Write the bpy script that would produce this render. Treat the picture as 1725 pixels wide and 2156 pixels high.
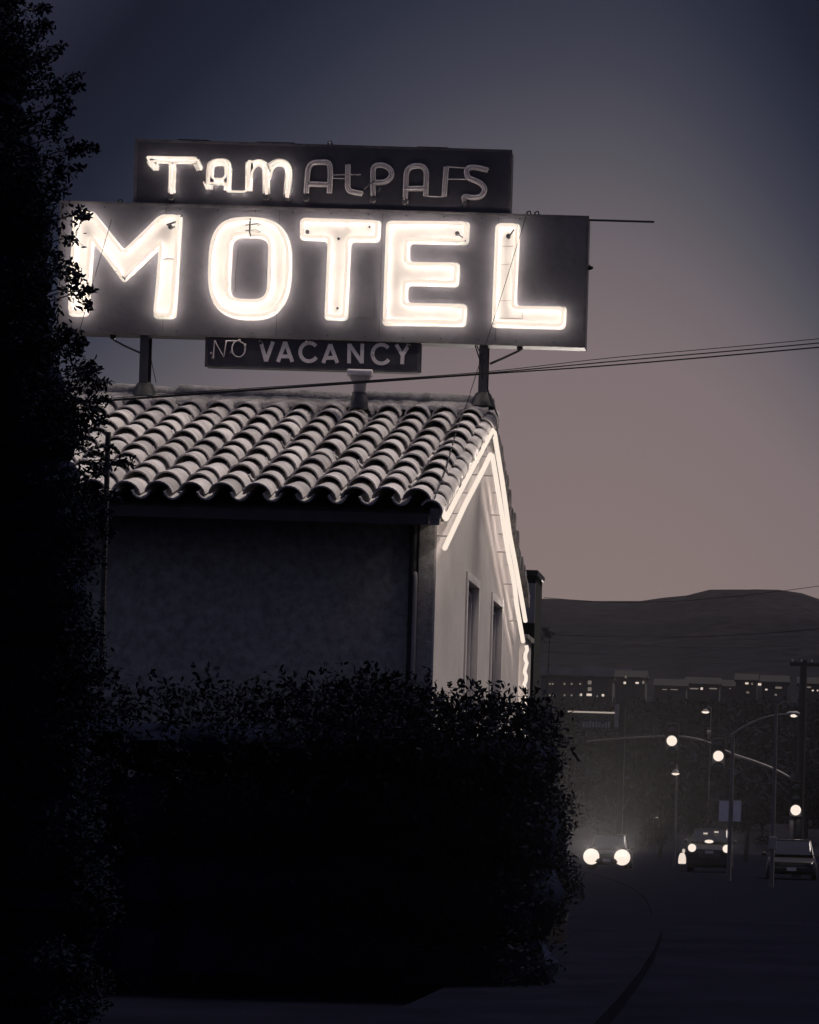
import bpy, bmesh, math, random
from mathutils import Vector, Matrix
random.seed(7)
R = random.random
def U(a, b): return a + (b - a) * random.random()

for o in list(bpy.data.objects): bpy.data.objects.remove(o)
S = bpy.context.scene
COL = S.collection

# ------------------------------------------------------------------ camera
F = 5400.0            # focal length in pixels of a 1725 px wide picture
PX, PY = 1670.0, 1780.0   # where the optical axis meets the picture
TH = 0.029            # roll of the hand-held camera
CZ = 1.25
cd = bpy.data.cameras.new('Camera'); cam = bpy.data.objects.new('Camera', cd); COL.objects.link(cam)
cd.sensor_fit = 'HORIZONTAL'; cd.sensor_width = 36.0
cd.lens = 36.0 * F / 1725.0
cd.shift_x = (862.5 - PX) / 1725.0
cd.shift_y = (PY - 1078.0) / 1725.0
cd.clip_start = 0.1; cd.clip_end = 6000
ct, st = math.cos(TH), math.sin(TH)
cam.matrix_world = Matrix(((ct, -st, 0, 0), (0, 0, -1, 0), (st, ct, 0, CZ), (0, 0, 0, 1)))
S.camera = cam
S.render.resolution_x = 819; S.render.resolution_y = 1024
S.view_settings.view_transform = 'Standard'; S.view_settings.look = 'None'
S.view_settings.exposure = 0; S.view_settings.gamma = 1
S.cycles.max_bounces = 6
S.cycles.sample_clamp_indirect = 3.0

def uv(x, y):
    dx, dy = x - PX, y - PY
    return dx * ct + dy * st, dy * ct - dx * st
def at(x, y, Y):                       # a point of the place seen at picture position x, y and Y metres away
    a, b = uv(x, y)
    return Vector((a * Y / F, Y, CZ - b * Y / F))
def onX(x, y, X):                      # the same on the plane of the gable wall
    a, b = uv(x, y); Y = X * F / a
    return Vector((X, Y, CZ - b * Y / F))

# ------------------------------------------------------------------ sky and light
W = bpy.data.worlds.new('World'); S.world = W; W.use_nodes = True
nt = W.node_tree; nt.nodes.clear()
def N(t, tree=None, **k):
    n = (tree or nt).nodes.new(t)
    for a, v in k.items(): setattr(n, a, v)
    return n
def lin(c): return tuple(((v / 255 + .055) / 1.055) ** 2.4 if v > 10 else v / 255 / 12.92 for v in c)
tc = N('ShaderNodeTexCoord'); sp = N('ShaderNodeSeparateXYZ'); nt.links.new(tc.outputs['Generated'], sp.inputs[0])
def M(op, a, b=None, tree=None):
    t = tree or nt
    n = N('ShaderNodeMath', t, operation=op)
    for i, v in enumerate((a, b)):
        if v is None: continue
        if isinstance(v, (int, float)): n.inputs[i].default_value = v
        else: t.links.new(v, n.inputs[i])
    return n.outputs[0]
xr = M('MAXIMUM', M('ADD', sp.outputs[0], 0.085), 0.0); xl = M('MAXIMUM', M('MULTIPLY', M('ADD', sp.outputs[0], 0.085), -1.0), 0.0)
side = M('ADD', M('MINIMUM', M('MULTIPLY', M('MULTIPLY', xl, xl), 4.3), 0.8), M('MINIMUM', M('MULTIPLY', M('MULTIPLY', xr, xr), 10.5), 0.13))     # falloff from the afterglow plus vignette; unseen right stays bright to light the gable
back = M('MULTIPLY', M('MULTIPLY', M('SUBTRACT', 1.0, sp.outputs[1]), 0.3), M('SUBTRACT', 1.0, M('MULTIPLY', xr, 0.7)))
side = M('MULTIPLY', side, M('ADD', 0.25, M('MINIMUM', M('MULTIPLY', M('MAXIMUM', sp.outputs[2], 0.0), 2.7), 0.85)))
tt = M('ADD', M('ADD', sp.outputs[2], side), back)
nz = N('ShaderNodeTexNoise'); nz.inputs['Scale'].default_value = 3.0; nz.inputs['Detail'].default_value = 3
nt.links.new(tc.outputs['Generated'], nz.inputs['Vector'])
tt = M('ADD', tt, M('MULTIPLY', M('SUBTRACT', nz.outputs['Fac'], 0.5), 0.03))
rp = N('ShaderNodeValToRGB'); rp.color_ramp.interpolation = 'LINEAR'
stops = [(0.0, (140, 123, 118)), (0.10, (135, 119, 116)), (0.19, (126, 112, 114)), (0.23, (108, 100, 105)), (0.265, (84, 82, 90)),
         (0.30, (62, 63, 77)), (0.34, (42, 46, 62)), (0.38, (26, 31, 47)), (0.43, (18, 22, 38)), (0.6, (58, 60, 80)), (1.0, (84, 86, 112))]  # last stops lift the unseen sky behind to fill the front wall
el = rp.color_ramp.elements
while len(el) < len(stops): el.new(0.5)
for e, (p, c) in zip(el, stops): e.position = p; e.color = (*lin(c), 1)
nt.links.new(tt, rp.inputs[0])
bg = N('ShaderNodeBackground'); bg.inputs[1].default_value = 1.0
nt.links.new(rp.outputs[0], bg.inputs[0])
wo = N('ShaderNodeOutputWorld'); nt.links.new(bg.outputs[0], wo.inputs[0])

sl = bpy.data.lights.new('roof_fill', 'SUN'); so = bpy.data.objects.new('roof_fill', sl); COL.objects.link(so)
sl.energy = 2.8; sl.angle = math.radians(14); sl.color = (1.0, 0.88, 0.80)  # the sun has set; high soft light added to brighten roof and gable
so.rotation_euler = Vector((-0.40, -0.26, -1.0)).to_track_quat('-Z', 'Y').to_euler()

# ------------------------------------------------------------------ materials
def mat(name, col, rough=0.7, noise=0.0, scale=5.0, bump=0.0, metal=0.0, spec=0.3, col2=None, em=None, es=0.0, coat=0, bdist=0.02, lo=.35, hi=.65, two=None):
    m = bpy.data.materials.new(name); m.use_nodes = True
    t = m.node_tree; b = t.nodes['Principled BSDF']
    b.inputs['Base Color'].default_value = (*col, 1); b.inputs['Roughness'].default_value = rough
    b.inputs['Metallic'].default_value = metal; b.inputs['Specular IOR Level'].default_value = spec
    b.inputs['Coat Weight'].default_value = coat
    if em: b.inputs['Emission Color'].default_value = (*em, 1); b.inputs['Emission Strength'].default_value = es
    if noise or col2 or bump:
        c = N('ShaderNodeTexCoord', t); z = N('ShaderNodeTexNoise', t); z.inputs['Scale'].default_value = scale
        z.inputs['Detail'].default_value = 6; z.inputs['Roughness'].default_value = .65
        t.links.new(c.outputs['Object'], z.inputs['Vector'])
        if noise or col2:
            r = N('ShaderNodeValToRGB', t); c2 = col2 or tuple(v * (1 - noise) for v in col)
            r.color_ramp.elements[0].color = (*c2, 1); r.color_ramp.elements[1].color = (*col, 1)
            r.color_ramp.elements[0].position = lo; r.color_ramp.elements[1].position = hi
            t.links.new(z.outputs['Fac'], r.inputs[0]); t.links.new(r.outputs[0], b.inputs['Base Color'])
        if bump:
            z2 = N('ShaderNodeTexNoise', t); z2.inputs['Scale'].default_value = (two or scale * 6); z2.inputs['Detail'].default_value = 5
            t.links.new(c.outputs['Object'], z2.inputs['Vector'])
            bp = N('ShaderNodeBump', t); bp.inputs['Strength'].default_value = bump; bp.inputs['Distance'].default_value = bdist
            t.links.new(z2.outputs['Fac'], bp.inputs['Height']); t.links.new(bp.outputs[0], b.inputs['Normal'])
    return m
CREAM = lin((254, 236, 220))
def glow(name, s=1.0, c=None):
    m = bpy.data.materials.new(name); m.use_nodes = True; t = m.node_tree; t.nodes.clear()
    e = N('ShaderNodeEmission', t); e.inputs[0].default_value = (*(c or CREAM), 1); e.inputs[1].default_value = s
    o = N('ShaderNodeOutputMaterial', t); t.links.new(e.outputs[0], o.inputs[0]); return m
m_neon = glow('neon', 1.0)
m_lamp = glow('lamp_glow', 1.0)
m_win = glow('window_glow', .8, lin((240, 222, 206)))
m_windim = glow('window_dim', .16, lin((240, 222, 210)))
m_panel = mat('sign_panel_paint', (.10, .097, .112), .5, .35, 2.2, .12, spec=.4)
m_panel_d = mat('sign_panel_dark', (.05, .048, .06), .5, .4, 3, .1, spec=.4)
m_rust = mat('sign_edge_metal', (.10, .092, .10), .6, .5, 9, .2, spec=.4)
m_letter = mat('letter_paint_white', (.37, .36, .34), .5, .10, 5, .05)
m_letter_old = mat('letter_paint_worn', (.78, .72, .71), .6, .35, 30, .05)
m_letter_vac = mat('letter_paint_pale', (.80, .74, .72), .6, .18, 30, .05)
m_glass = mat('dead_tube_glass', (.42, .38, .38), .15, .2, 20, spec=.8)
m_black = mat('black_rubber', (.012, .012, .016), .5, spec=.3)
m_iron = mat('pole_steel', (.05, .048, .055), .55, .3, 14, spec=.5)
m_wire = mat('wire_sheath', (.008, .008, .012), .6, spec=.2)
def tile_mat():
    m = mat('clay_tile', (.62, .585, .57), .8, .38, 5.0, .25, spec=.2, bdist=.006, two=40)
    t = m.node_tree; b = t.nodes['Principled BSDF']
    g = N('ShaderNodeNewGeometry', t); r = N('ShaderNodeMapRange', t)
    r.inputs['To Min'].default_value = .72; r.inputs['To Max'].default_value = 1.12
    t.links.new(g.outputs['Random Per Island'], r.inputs['Value'])
    mx = N('ShaderNodeMix', t, data_type='RGBA', blend_type='MULTIPLY'); mx.inputs['Factor'].default_value = 1
    src = b.inputs['Base Color'].links[0].from_socket
    t.links.new(src, mx.inputs['A']); t.links.new(r.outputs[0], mx.inputs['B']); t.links.new(mx.outputs['Result'], b.inputs['Base Color'])
    return m
m_tile = tile_mat()
m_mortar = mat('ridge_mortar', (.30, .285, .285), .95, .55, 7, .6, spec=.1)
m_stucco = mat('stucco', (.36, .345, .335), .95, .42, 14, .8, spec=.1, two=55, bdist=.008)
m_stucco_g = mat('stucco_lit', (.56, .52, .50), .95, .2, 1.2, .4, spec=.1, two=45, bdist=.008)  # same paint as the other stucco, set lighter to carry the gable's light
m_wood = mat('eave_wood', (.06, .055, .06), .8, .3, 8, .2)
m_white = mat('white_paint', (.66, .62, .60), .5, .12, 8)
m_wglass = mat('window_glass', (.03, .028, .035), .08, spec=.8)
m_leaf = mat('leaf_dark', (.008, .011, .023), .9, .5, 2.0, spec=.04)
m_leaf2 = mat('leaf_hedge', (.008, .0105, .021), .9, .5, 2.5, spec=.05)
m_core = mat('foliage_deep', (.006, .008, .018), .9, .4, 3, spec=.05)
m_deep = mat('foliage_interior', (.012, .015, .034), 1.0, .45, 6, spec=0)
m_bark = mat('bark', (.05, .045, .045), .9, .4, 8, .5)
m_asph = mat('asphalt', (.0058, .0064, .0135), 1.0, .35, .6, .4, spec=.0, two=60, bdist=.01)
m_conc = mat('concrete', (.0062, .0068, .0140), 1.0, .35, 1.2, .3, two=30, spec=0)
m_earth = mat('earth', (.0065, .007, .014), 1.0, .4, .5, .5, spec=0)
m_hill = mat('hill_scrub', (.034, .030, .034), 1.0, .0, .012, 0, spec=0, col2=(.022, .020, .024), lo=.40, hi=.60)
def hill_nodes():        # dry grass above, dark scrub and woodland lower down, speckled with bushes
    t = m_hill.node_tree; b = t.nodes['Principled BSDF']; src = b.inputs['Base Color'].links[0].from_socket
    c = N('ShaderNodeTexCoord', t); sx = N('ShaderNodeSeparateXYZ', t); t.links.new(c.outputs['Object'], sx.inputs[0])
    z = N('ShaderNodeTexNoise', t); z.inputs['Scale'].default_value = .02; z.inputs['Detail'].default_value = 5; t.links.new(c.outputs['Object'], z.inputs['Vector'])
    h = M('ADD', sx.outputs[2], M('MULTIPLY', M('SUBTRACT', z.outputs['Fac'], .5, t), 90.0, t), t)
    mr = N('ShaderNodeMapRange', t); mr.inputs['From Min'].default_value = 62; mr.inputs['From Max'].default_value = 150; t.links.new(h, mr.inputs['Value'])
    z2 = N('ShaderNodeTexNoise', t); z2.inputs['Scale'].default_value = .16; z2.inputs['Detail'].default_value = 4; t.links.new(c.outputs['Object'], z2.inputs['Vector'])
    m2 = N('ShaderNodeMapRange', t); m2.inputs['From Min'].default_value = .35; m2.inputs['From Max'].default_value = .6; m2.inputs['To Min'].default_value = .38; t.links.new(z2.outputs['Fac'], m2.inputs['Value'])
    mx = N('ShaderNodeMix', t, data_type='RGBA'); t.links.new(mr.outputs[0], mx.inputs['Factor']); mx.inputs['A'].default_value = (.013, .013, .019, 1); t.links.new(src, mx.inputs['B'])
    my = N('ShaderNodeMix', t, data_type='RGBA', blend_type='MULTIPLY'); my.inputs['Factor'].default_value = 1; t.links.new(mx.outputs['Result'], my.inputs['A']); t.links.new(m2.outputs[0], my.inputs['B'])
    t.links.new(my.outputs['Result'], b.inputs['Base Color'])
hill_nodes()
m_carp = mat('car_paint_dark', (.012, .012, .016), .4, spec=.25)
m_carg = mat('car_paint_grey', (.10, .095, .10), .3, spec=.5, coat=.5)
m_chrome = mat('chrome', (.22, .21, .22), .35, metal=1)
m_tyre = mat('tyre', (.015, .015, .017), .9)
m_cglass = mat('car_glass', (.012, .012, .016), .05, spec=.8)
m_plate = mat('plate_white', (.55, .52, .5), .5)
m_pole = mat('galvanised_pole', (.11, .10, .105), .5, .2, 4, spec=.4)
m_farw = mat('far_wall', (.055, .052, .058), .9, .3, .3)
m_farr = mat('far_roof', (.008, .0075, .010), .9, .3, .3)
m_banner = mat('banner_cloth', (.75, .7, .7), .9, .2, 1.5)
m_banner2 = mat('banner_print', (.8, .75, .74), .9)
m_pale = mat('pale_panel', (.30, .28, .28), .8, .25, 2)

# ------------------------------------------------------------------ builders
def wloc(o):
    v = Vector((0, 0, 0))
    while o is not None: v += o.location; o = o.parent
    return v
def tag(o, label=None, cat=None, group=None, kind=None):
    if label: o['label'] = label
    if cat: o['category'] = cat
    if group: o['group'] = group
    if kind: o['kind'] = kind
    return o
def thing(name, loc, label, cat, group=None):
    o = bpy.data.objects.new(name, None); COL.objects.link(o); o.location = loc; o.empty_display_size = .2
    return tag(o, label, cat, group)
class MB:
    def __init__(s): s.v = []; s.f = []
    def add(s, vs, fs):
        b = len(s.v); s.v += [tuple(v) for v in vs]; s.f += [tuple(b + i for i in f) for f in fs]; return s
    def box(s, a, b):
        x0, y0, z0 = [min(p, q) for p, q in zip(a, b)]; x1, y1, z1 = [max(p, q) for p, q in zip(a, b)]
        return s.add([(x0, y0, z0), (x1, y0, z0), (x1, y1, z0), (x0, y1, z0), (x0, y0, z1), (x1, y0, z1), (x1, y1, z1), (x0, y1, z1)],
              [(0, 3, 2, 1), (4, 5, 6, 7), (0, 1, 5, 4), (1, 2, 6, 5), (2, 3, 7, 6), (3, 0, 4, 7)])
    def prism(s, poly, d):                 # closed polygon (list of Vector) pushed along d
        n = len(poly); d = Vector(d); vs = [Vector(p) for p in poly] + [Vector(p) + d for p in poly]
        return s.add(vs, [tuple(range(n))[::-1], tuple(range(n, 2 * n))] + [(i, (i + 1) % n, n + (i + 1) % n, n + i) for i in range(n)])
    def tube(s, pts, r, n=8, closed=False, r2=None):
        pts = [Vector(p) for p in pts]; k = len(pts); rings = []; up = None
        for i, p in enumerate(pts):
            if closed: d = (pts[(i + 1) % k] - p).normalized() + (p - pts[i - 1]).normalized()
            elif i == 0: d = pts[1] - p
            elif i == k - 1: d = p - pts[i - 1]
            else: d = (pts[i + 1] - p).normalized() + (p - pts[i - 1]).normalized()
            if d.length < 1e-9: d = Vector((0, 0, 1))
            d.normalize()
            if up is None: up = Vector((0, 1, 0)) if abs(d.y) < .8 else Vector((0, 0, 1))
            a = (up - d * up.dot(d))
            if a.length < 1e-4: a = d.orthogonal()
            a.normalize(); b = d.cross(a); up = a
            rr = r if r2 is None else r + (r2 - r) * i / (k - 1)
            rings.append([p + (a * math.cos(q) + b * math.sin(q)) * rr for q in [2 * math.pi * j / n for j in range(n)]])
        vs = [v for g in rings for v in g]; fs = []
        for i in range(k if closed else k - 1):
            for j in range(n):
                i2 = (i + 1) % k
                fs.append((i * n + j, i * n + (j + 1) % n, i2 * n + (j + 1) % n, i2 * n + j))
        if not closed: fs += [tuple(range(n))[::-1], tuple(range((k - 1) * n, k * n))]
        return s.add(vs, fs)
    def lathe(s, c, prof, n=16, axis='Z'):   # prof: (radius, height)
        vs = []; c = Vector(c)
        for r, h in prof:
            for j in range(n):
                q = 2 * math.pi * j / n; a, b = r * math.cos(q), r * math.sin(q)
                vs.append(c + (Vector((a, b, h)) if axis == 'Z' else Vector((a, h, b)) if axis == 'Y' else Vector((h, a, b))))
        fs = [(i * n + j, i * n + (j + 1) % n, (i + 1) * n + (j + 1) % n, (i + 1) * n + j) for i in range(len(prof) - 1) for j in range(n)]
        fs += [tuple(range(n))[::-1], tuple(range((len(prof) - 1) * n, len(prof) * n))]
        return s.add(vs, fs)
    def ribbon(s, pts, w, t=.006, back=Vector((0, 1, 0))):   # flat stroke in a plane facing -back
        pts = [Vector(p) for p in pts]; k = len(pts); L = []; Rr = []
        for i, p in enumerate(pts):
            d1 = (pts[min(i + 1, k - 1)] - pts[max(i - 1, 0)]).normalized()
            da = (p - pts[i - 1]).normalized() if i else d1
            db = (pts[i + 1] - p).normalized() if i < k - 1 else d1
            n1 = d1.cross(back).normalized()
            c = max(.5, d1.dot(db) if i < k - 1 else 1)
            L.append(p + n1 * w / 2 / c); Rr.append(p - n1 * w / 2 / c)
        for i in range(k - 1):
            s.prism([L[i], L[i + 1], Rr[i + 1], Rr[i]], back * t)
        return s
    def build(s, name, m, parent=None, smooth=False, bevel=0):
        me = bpy.data.meshes.new(name); o = wloc(parent) if parent else Vector((0, 0, 0))
        me.from_pydata([(v[0] - o.x, v[1] - o.y, v[2] - o.z) for v in s.v], [], s.f)
        bm = bmesh.new(); bm.from_mesh(me); bmesh.ops.recalc_face_normals(bm, faces=bm.faces)
        bm.to_mesh(me); bm.free()
        me.materials.append(m)
        if smooth: me.shade_smooth(); me.set_sharp_from_angle(angle=math.radians(40))
        ob = bpy.data.objects.new(name, me); COL.objects.link(ob)
        if parent: ob.parent = parent
        if bevel:
            b = ob.modifiers.new('bevel', 'BEVEL'); b.width = bevel; b.segments = 2; b.limit_method = 'ANGLE'
        return ob
def islands(mb):
    par = list(range(len(mb.v)))
    def fd(a):
        while par[a] != a: par[a] = par[par[a]]; a = par[a]
        return a
    for f in mb.f:
        for a in f[1:]: par[fd(a)] = fd(f[0])
    g = {}
    for f in mb.f: g.setdefault(fd(f[0]), []).append(f)
    out = []
    for fs in g.values():
        ids = sorted({i for f in fs for i in f}); mp = {i: k for k, i in enumerate(ids)}
        m = MB(); m.add([mb.v[i] for i in ids], [tuple(mp[i] for i in f) for f in fs]); out.append(m)
    return out
def each(mb, name, m, parent, smooth=False, bevel=0):      # every separate piece becomes a part of its own
    return [q.build(name, m, parent, smooth, bevel) for q in islands(mb)]
def rounded(pts, r, closed=True, n=4):     # rounds the corners of a path
    out = []; k = len(pts)
    for i, p in enumerate(pts):
        if not closed and i in (0, k - 1): out.append(p.copy()); continue
        a, b = pts[i - 1], pts[(i + 1) % k]
        ra = min(r, (a - p).length * .45); rb = min(r, (b - p).length * .45)
        A = p + (a - p).normalized() * ra; B = p + (b - p).normalized() * rb
        for j in range(n + 1):
            t = j / n; out.append(A * (1 - t) ** 2 + p * 2 * t * (1 - t) + B * t * t)
    return out
def along(pts, step, closed=False):
    q = pts + ([pts[0]] if closed else []); res = []; acc = step / 2
    for a, b in zip(q, q[1:]):
        L = (b - a).length
        while acc <= L: res.append(a.lerp(b, acc / L)); acc += step
        acc -= L
    return res
def light_data(name, watts):
    l = bpy.data.lights.new(name, 'POINT'); l.energy = watts; l.shadow_soft_size = 0.0; l.color = (1.0, .86, .77); return l
def add_lights(pts, data, parent, off):
    o = wloc(parent)
    for p in pts:
        ob = bpy.data.objects.new('tube_light', data); COL.objects.link(ob); ob.parent = parent; ob.location = p + off - o

# ------------------------------------------------------------------ foliage
def leafmesh(name, m, parent, pts, size, up=0.0, dirs=None):
    o = wloc(parent) if parent else Vector((0, 0, 0)); vs = []; fs = []
    for p in pts:
        L = size * U(.6, 1.3); w = L * U(.32, .5)
        d = Vector((random.gauss(0, 1), random.gauss(0, 1), random.gauss(0, 1) + up)).normalized()
        n = d.orthogonal().normalized(); q = U(0, 6.28)
        n = (Matrix.Rotation(q, 3, d) @ n); s = d.cross(n)
        b = len(vs); p = p - o
        vs += [p, p + d * L * .35 + s * w * .5 + n * w * .1, p + d * L * .75 + s * w * .4 , p + d * L - n * w * .15, p + d * L * .75 - s * w * .4, p + d * L * .35 - s * w * .5 + n * w * .1]
        fs += [(b, b + 1, b + 2, b + 3), (b, b + 3, b + 4, b + 5)]
    me = bpy.data.meshes.new(name); me.from_pydata([tuple(v) for v in vs], [], fs); me.materials.append(m)
    ob = bpy.data.objects.new(name, me); COL.objects.link(ob)
    if parent: ob.parent = parent
    return ob
def blob_pts(c, rad, n, shell=.55):        # points through an ellipsoid, denser near its skin
    out = []
    for _ in range(n):
        d = Vector((random.gauss(0, 1), random.gauss(0, 1), random.gauss(0, 1))).normalized()
        k = (shell + (1 - shell) * R()) * (1 + .12 * random.gauss(0, 1))
        out.append(Vector(c) + Vector((d.x * rad[0], d.y * rad[1], d.z * rad[2])) * k)
    return out
def lump(mb, c, rad, n=10, seed=0):
    rnd = random.Random(seed); vs = []; c = Vector(c); rows = 7
    for i in range(rows + 1):
        a = math.pi * i / rows
        for j in range(n):
            q = 2 * math.pi * j / n; k = 1 + rnd.uniform(-.18, .12)
            vs.append(c + Vector((rad[0] * math.sin(a) * math.cos(q), rad[1] * math.sin(a) * math.sin(q), rad[2] * math.cos(a))) * k)
    fs = [(i * n + j, i * n + (j + 1) % n, (i + 1) * n + (j + 1) % n, (i + 1) * n + j) for i in range(rows) for j in range(n)]
    mb.add(vs, fs)

# ------------------------------------------------------------------ ground, road, hills
def gz(Y): return 0.0
def gsheet(name, poly_rows, m, dz):        # rows of (Y, x0, x1)
    vs = []; fs = []
    for Y, x0, x1 in poly_rows: vs += [(x0, Y, gz(Y) + dz), (x1, Y, gz(Y) + dz)]
    for i in range(len(poly_rows) - 1): fs.append((2 * i, 2 * i + 1, 2 * i + 3, 2 * i + 2))
    mb = MB(); mb.add(vs, fs); o = mb.build(name, m); tag(o, kind='structure'); return o
gsheet('ground', [(-60, -300, 300), (15, -300, 300), (60, -300, 300), (120, -300, 300), (330, -300, 300)], m_earth, -.02)
def redge(Y): return -1.15 - .00095 * min(max(0.0, Y - 10), 110) ** 2 - max(0, Y - 120) * .1
gsheet('road', [(Y_, redge(Y_), 9 - Y_ * .02) for Y_ in (-20, 5, 10, 14, 18, 22, 27, 33, 40, 50, 60, 75, 90, 105, 120, 200, 320)], m_asph, .004)
sw = MB()
ys = [-20, 5, 10, 14, 18, 22, 27, 33, 40, 50, 60, 75, 90, 105, 120]
for a, b in zip(ys, ys[1:]):
    for (i0, i1) in ((-1.35, -.16), (-.157, 0)):
        top = .11 if i0 < -.2 else .125
        p = [Vector((redge(a) + i0, a, gz(a) + top)), Vector((redge(a) + i1, a, gz(a) + top)), Vector((redge(b) + i1, b, gz(b) + top)), Vector((redge(b) + i0, b, gz(b) + top))]
        sw.prism(p, (0, 0, -.2))
tag(sw.build('pavement', m_conc), kind='structure')

import mathutils.noise as mn
def crest(X):        # skyline height at the far ridge, following the photograph's outline
    px = X / 1500 * F + PX
    pts = [(-6000, 90), (-1500, 120), (900, 138), (1140, 141.0), (1250, 139.5), (1330, 140.0), (1400, 143), (1500, 149.5), (1600, 150.8), (1660, 149.5), (1725, 145), (1900, 132), (3500, 105), (9000, 80)]
    for (a, za), (b, zb) in zip(pts, pts[1:]):
        if a <= px <= b:
            t = (px - a) / (b - a); t = t * t * (3 - 2 * t); return za + (zb - za) * t
    return 100
hv = []; hf = []; nx, ny = 150, 46
for j in range(ny):
    Y = 300 + (1900 - 300) * (j / (ny - 1))
    for i in range(nx):
        X = (-1100 + 2000 * i / (nx - 1)) * (Y / 1500)
        Xc = X / (Y / 1500)
        if Y < 560: z = (Y - 300) / 260 * 26
        elif Y <= 1500:
            t = (Y - 560) / 940; z = 26 + (crest(Xc) - 26) * (t * .75 + .25 * math.sin(t * math.pi / 2))
        else: z = crest(Xc) - (Y - 1500) * .18
        z += gz(300)
        if 560 < Y < 1500: z += 7 * mn.noise(Vector((X * .006, Y * .006, 0))) * math.sin((Y - 560) / 940 * math.pi)
        if Y > 1400: z += .9 * mn.noise(Vector((X * .05, 3, 7)))
        hv.append((X, Y, z))
for j in range(ny - 1):
    for i in range(nx - 1): a = j * nx + i; hf.append((a, a + 1, a + nx + 1, a + nx))
hm = MB(); hm.add(hv, hf); tag(hm.build('hills', m_hill, smooth=True), kind='structure')

# ------------------------------------------------------------------ motel building
XW = -3.13; YF = 22.0; YB = 28.72; YR = 25.4; XL = -9.5; XV = -3.11
EY, EZ = 21.48, 4.04; RZ = 5.50
slope = math.atan2(RZ - EZ, YR - EY); cs, sn = math.cos(slope), math.sin(slope)
def rz(Y): return RZ - abs(Y - YR) * math.tan(slope)
motel = thing('motel_building', (-5.8, 25, gz(25)), 'stucco motel wing with barrel tiled roof and neon trimmed gable under the big sign', 'building')
wl = MB()
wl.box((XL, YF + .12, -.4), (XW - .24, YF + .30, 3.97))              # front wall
wl.build('front_wall', m_stucco, motel)
pl = MB(); pl.box((XW - .155, YF, -.4), (XW - .01, YF + .30, 3.93)); pl.build('corner_pilaster', m_stucco, motel, bevel=.01)
gp = MB(); t = .14
WIN = [(24.05, 24.90), (26.04, 26.90)]; WZ0, WZ1 = 1.5, 3.66
def roofline(Y): return rz(Y) - .16
ysplit = sorted([YF + .002, YR, YB] + [v for w in WIN for v in w])
for a, b in zip(ysplit, ysplit[1:]):
    mid = (a + b) / 2; inwin = any(w[0] < mid < w[1] for w in WIN)
    segs = [(-.4, WZ0, WZ0), (WZ1, None, None)] if inwin else [(-.4, None, None)]
    for z0, z1, z2 in segs:
        ta = roofline(a) if z1 is None else z1; tb = roofline(b) if z1 is None else z1
        gp.prism([Vector((XW - t, a, z0)), Vector((XW - t, b, z0)), Vector((XW - t, b, tb)), Vector((XW - t, a, ta))], (t, 0, 0))
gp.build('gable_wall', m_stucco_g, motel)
bw = MB(); bw.box((XL, YB - .2, -.4), (XW - .15, YB - .01, 3.9)); bw.build('rear_wall', m_stucco, motel)
# windows
for (a, b) in WIN:
    f = MB(); X0, X1 = XW - .11, XW + .018
    f.box((X0, a - .05, WZ1 - .01), (X1, b + .05, WZ1 + .07))
    for (p, q) in ((a - .05, a + .015), (b - .015, b + .05)): f.box((X0, p, WZ0), (X1, q, WZ1 - .012))
    wf = f.build('window', m_white, motel, bevel=.004)
    g = MB(); g.box((XW - .108, a + .017, WZ0 + .05), (XW - .1, b - .017, WZ1 - .03)); g.build('pane', m_wglass, wf)
    s = MB(); s.box((XW - .098, a + .03, WZ1 - (1.05 if a < 25 else .55)), (XW - .092, b - .03, WZ1 - .05)); s.build('blind', m_white, wf)
    s = MB()
    for (p, q) in ((a + .02, a + .07), (b - .07, b - .02), ((a + b) / 2 - .02, (a + b) / 2 + .02)): s.box((XW - .082, p, WZ0 + .05), (XW - .05, q, WZ1 - .06))
    s.box((XW - .08, a + .072, WZ1 - .10), (XW - .052, (a + b) / 2 - .022, WZ1 - .062)); s.box((XW - .08, (a + b) / 2 + .022, WZ1 - .10), (XW - .052, b - .072, WZ1 - .062))
    each(s, 'sash_bar', m_white, wf)
    l = MB(); l.box((XW - .1, a - .08, WZ0 - .06), (XW + .05, b + .08, WZ0 - .005)); l.build('sill', m_white, wf)
# roof deck and eave timber
rd = MB()
for sgn in (1, -1):
    y_out = YR - sgn * (YR - EY - .04)
    zo = EZ - .10; zr = RZ - .10
    rd.prism([Vector((XL, y_out, zo)), Vector((XL, YR, zr)), Vector((XL, YR, zr - .09)), Vector((XL, y_out, zo - .09))], (XV - .03 - XL, 0, 0))
rd.build('roof_deck', m_wood, motel)
rf = MB()
xx = XL + .2
while xx < XV - .2:
    rf.prism([Vector((xx, EY + .10, EZ - .20)), Vector((xx, EY + .62, EZ - .0)), Vector((xx, EY + .62, EZ - .12)), Vector((xx, EY + .10, EZ - .32))], (.07, 0, 0)); xx += .55
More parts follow.
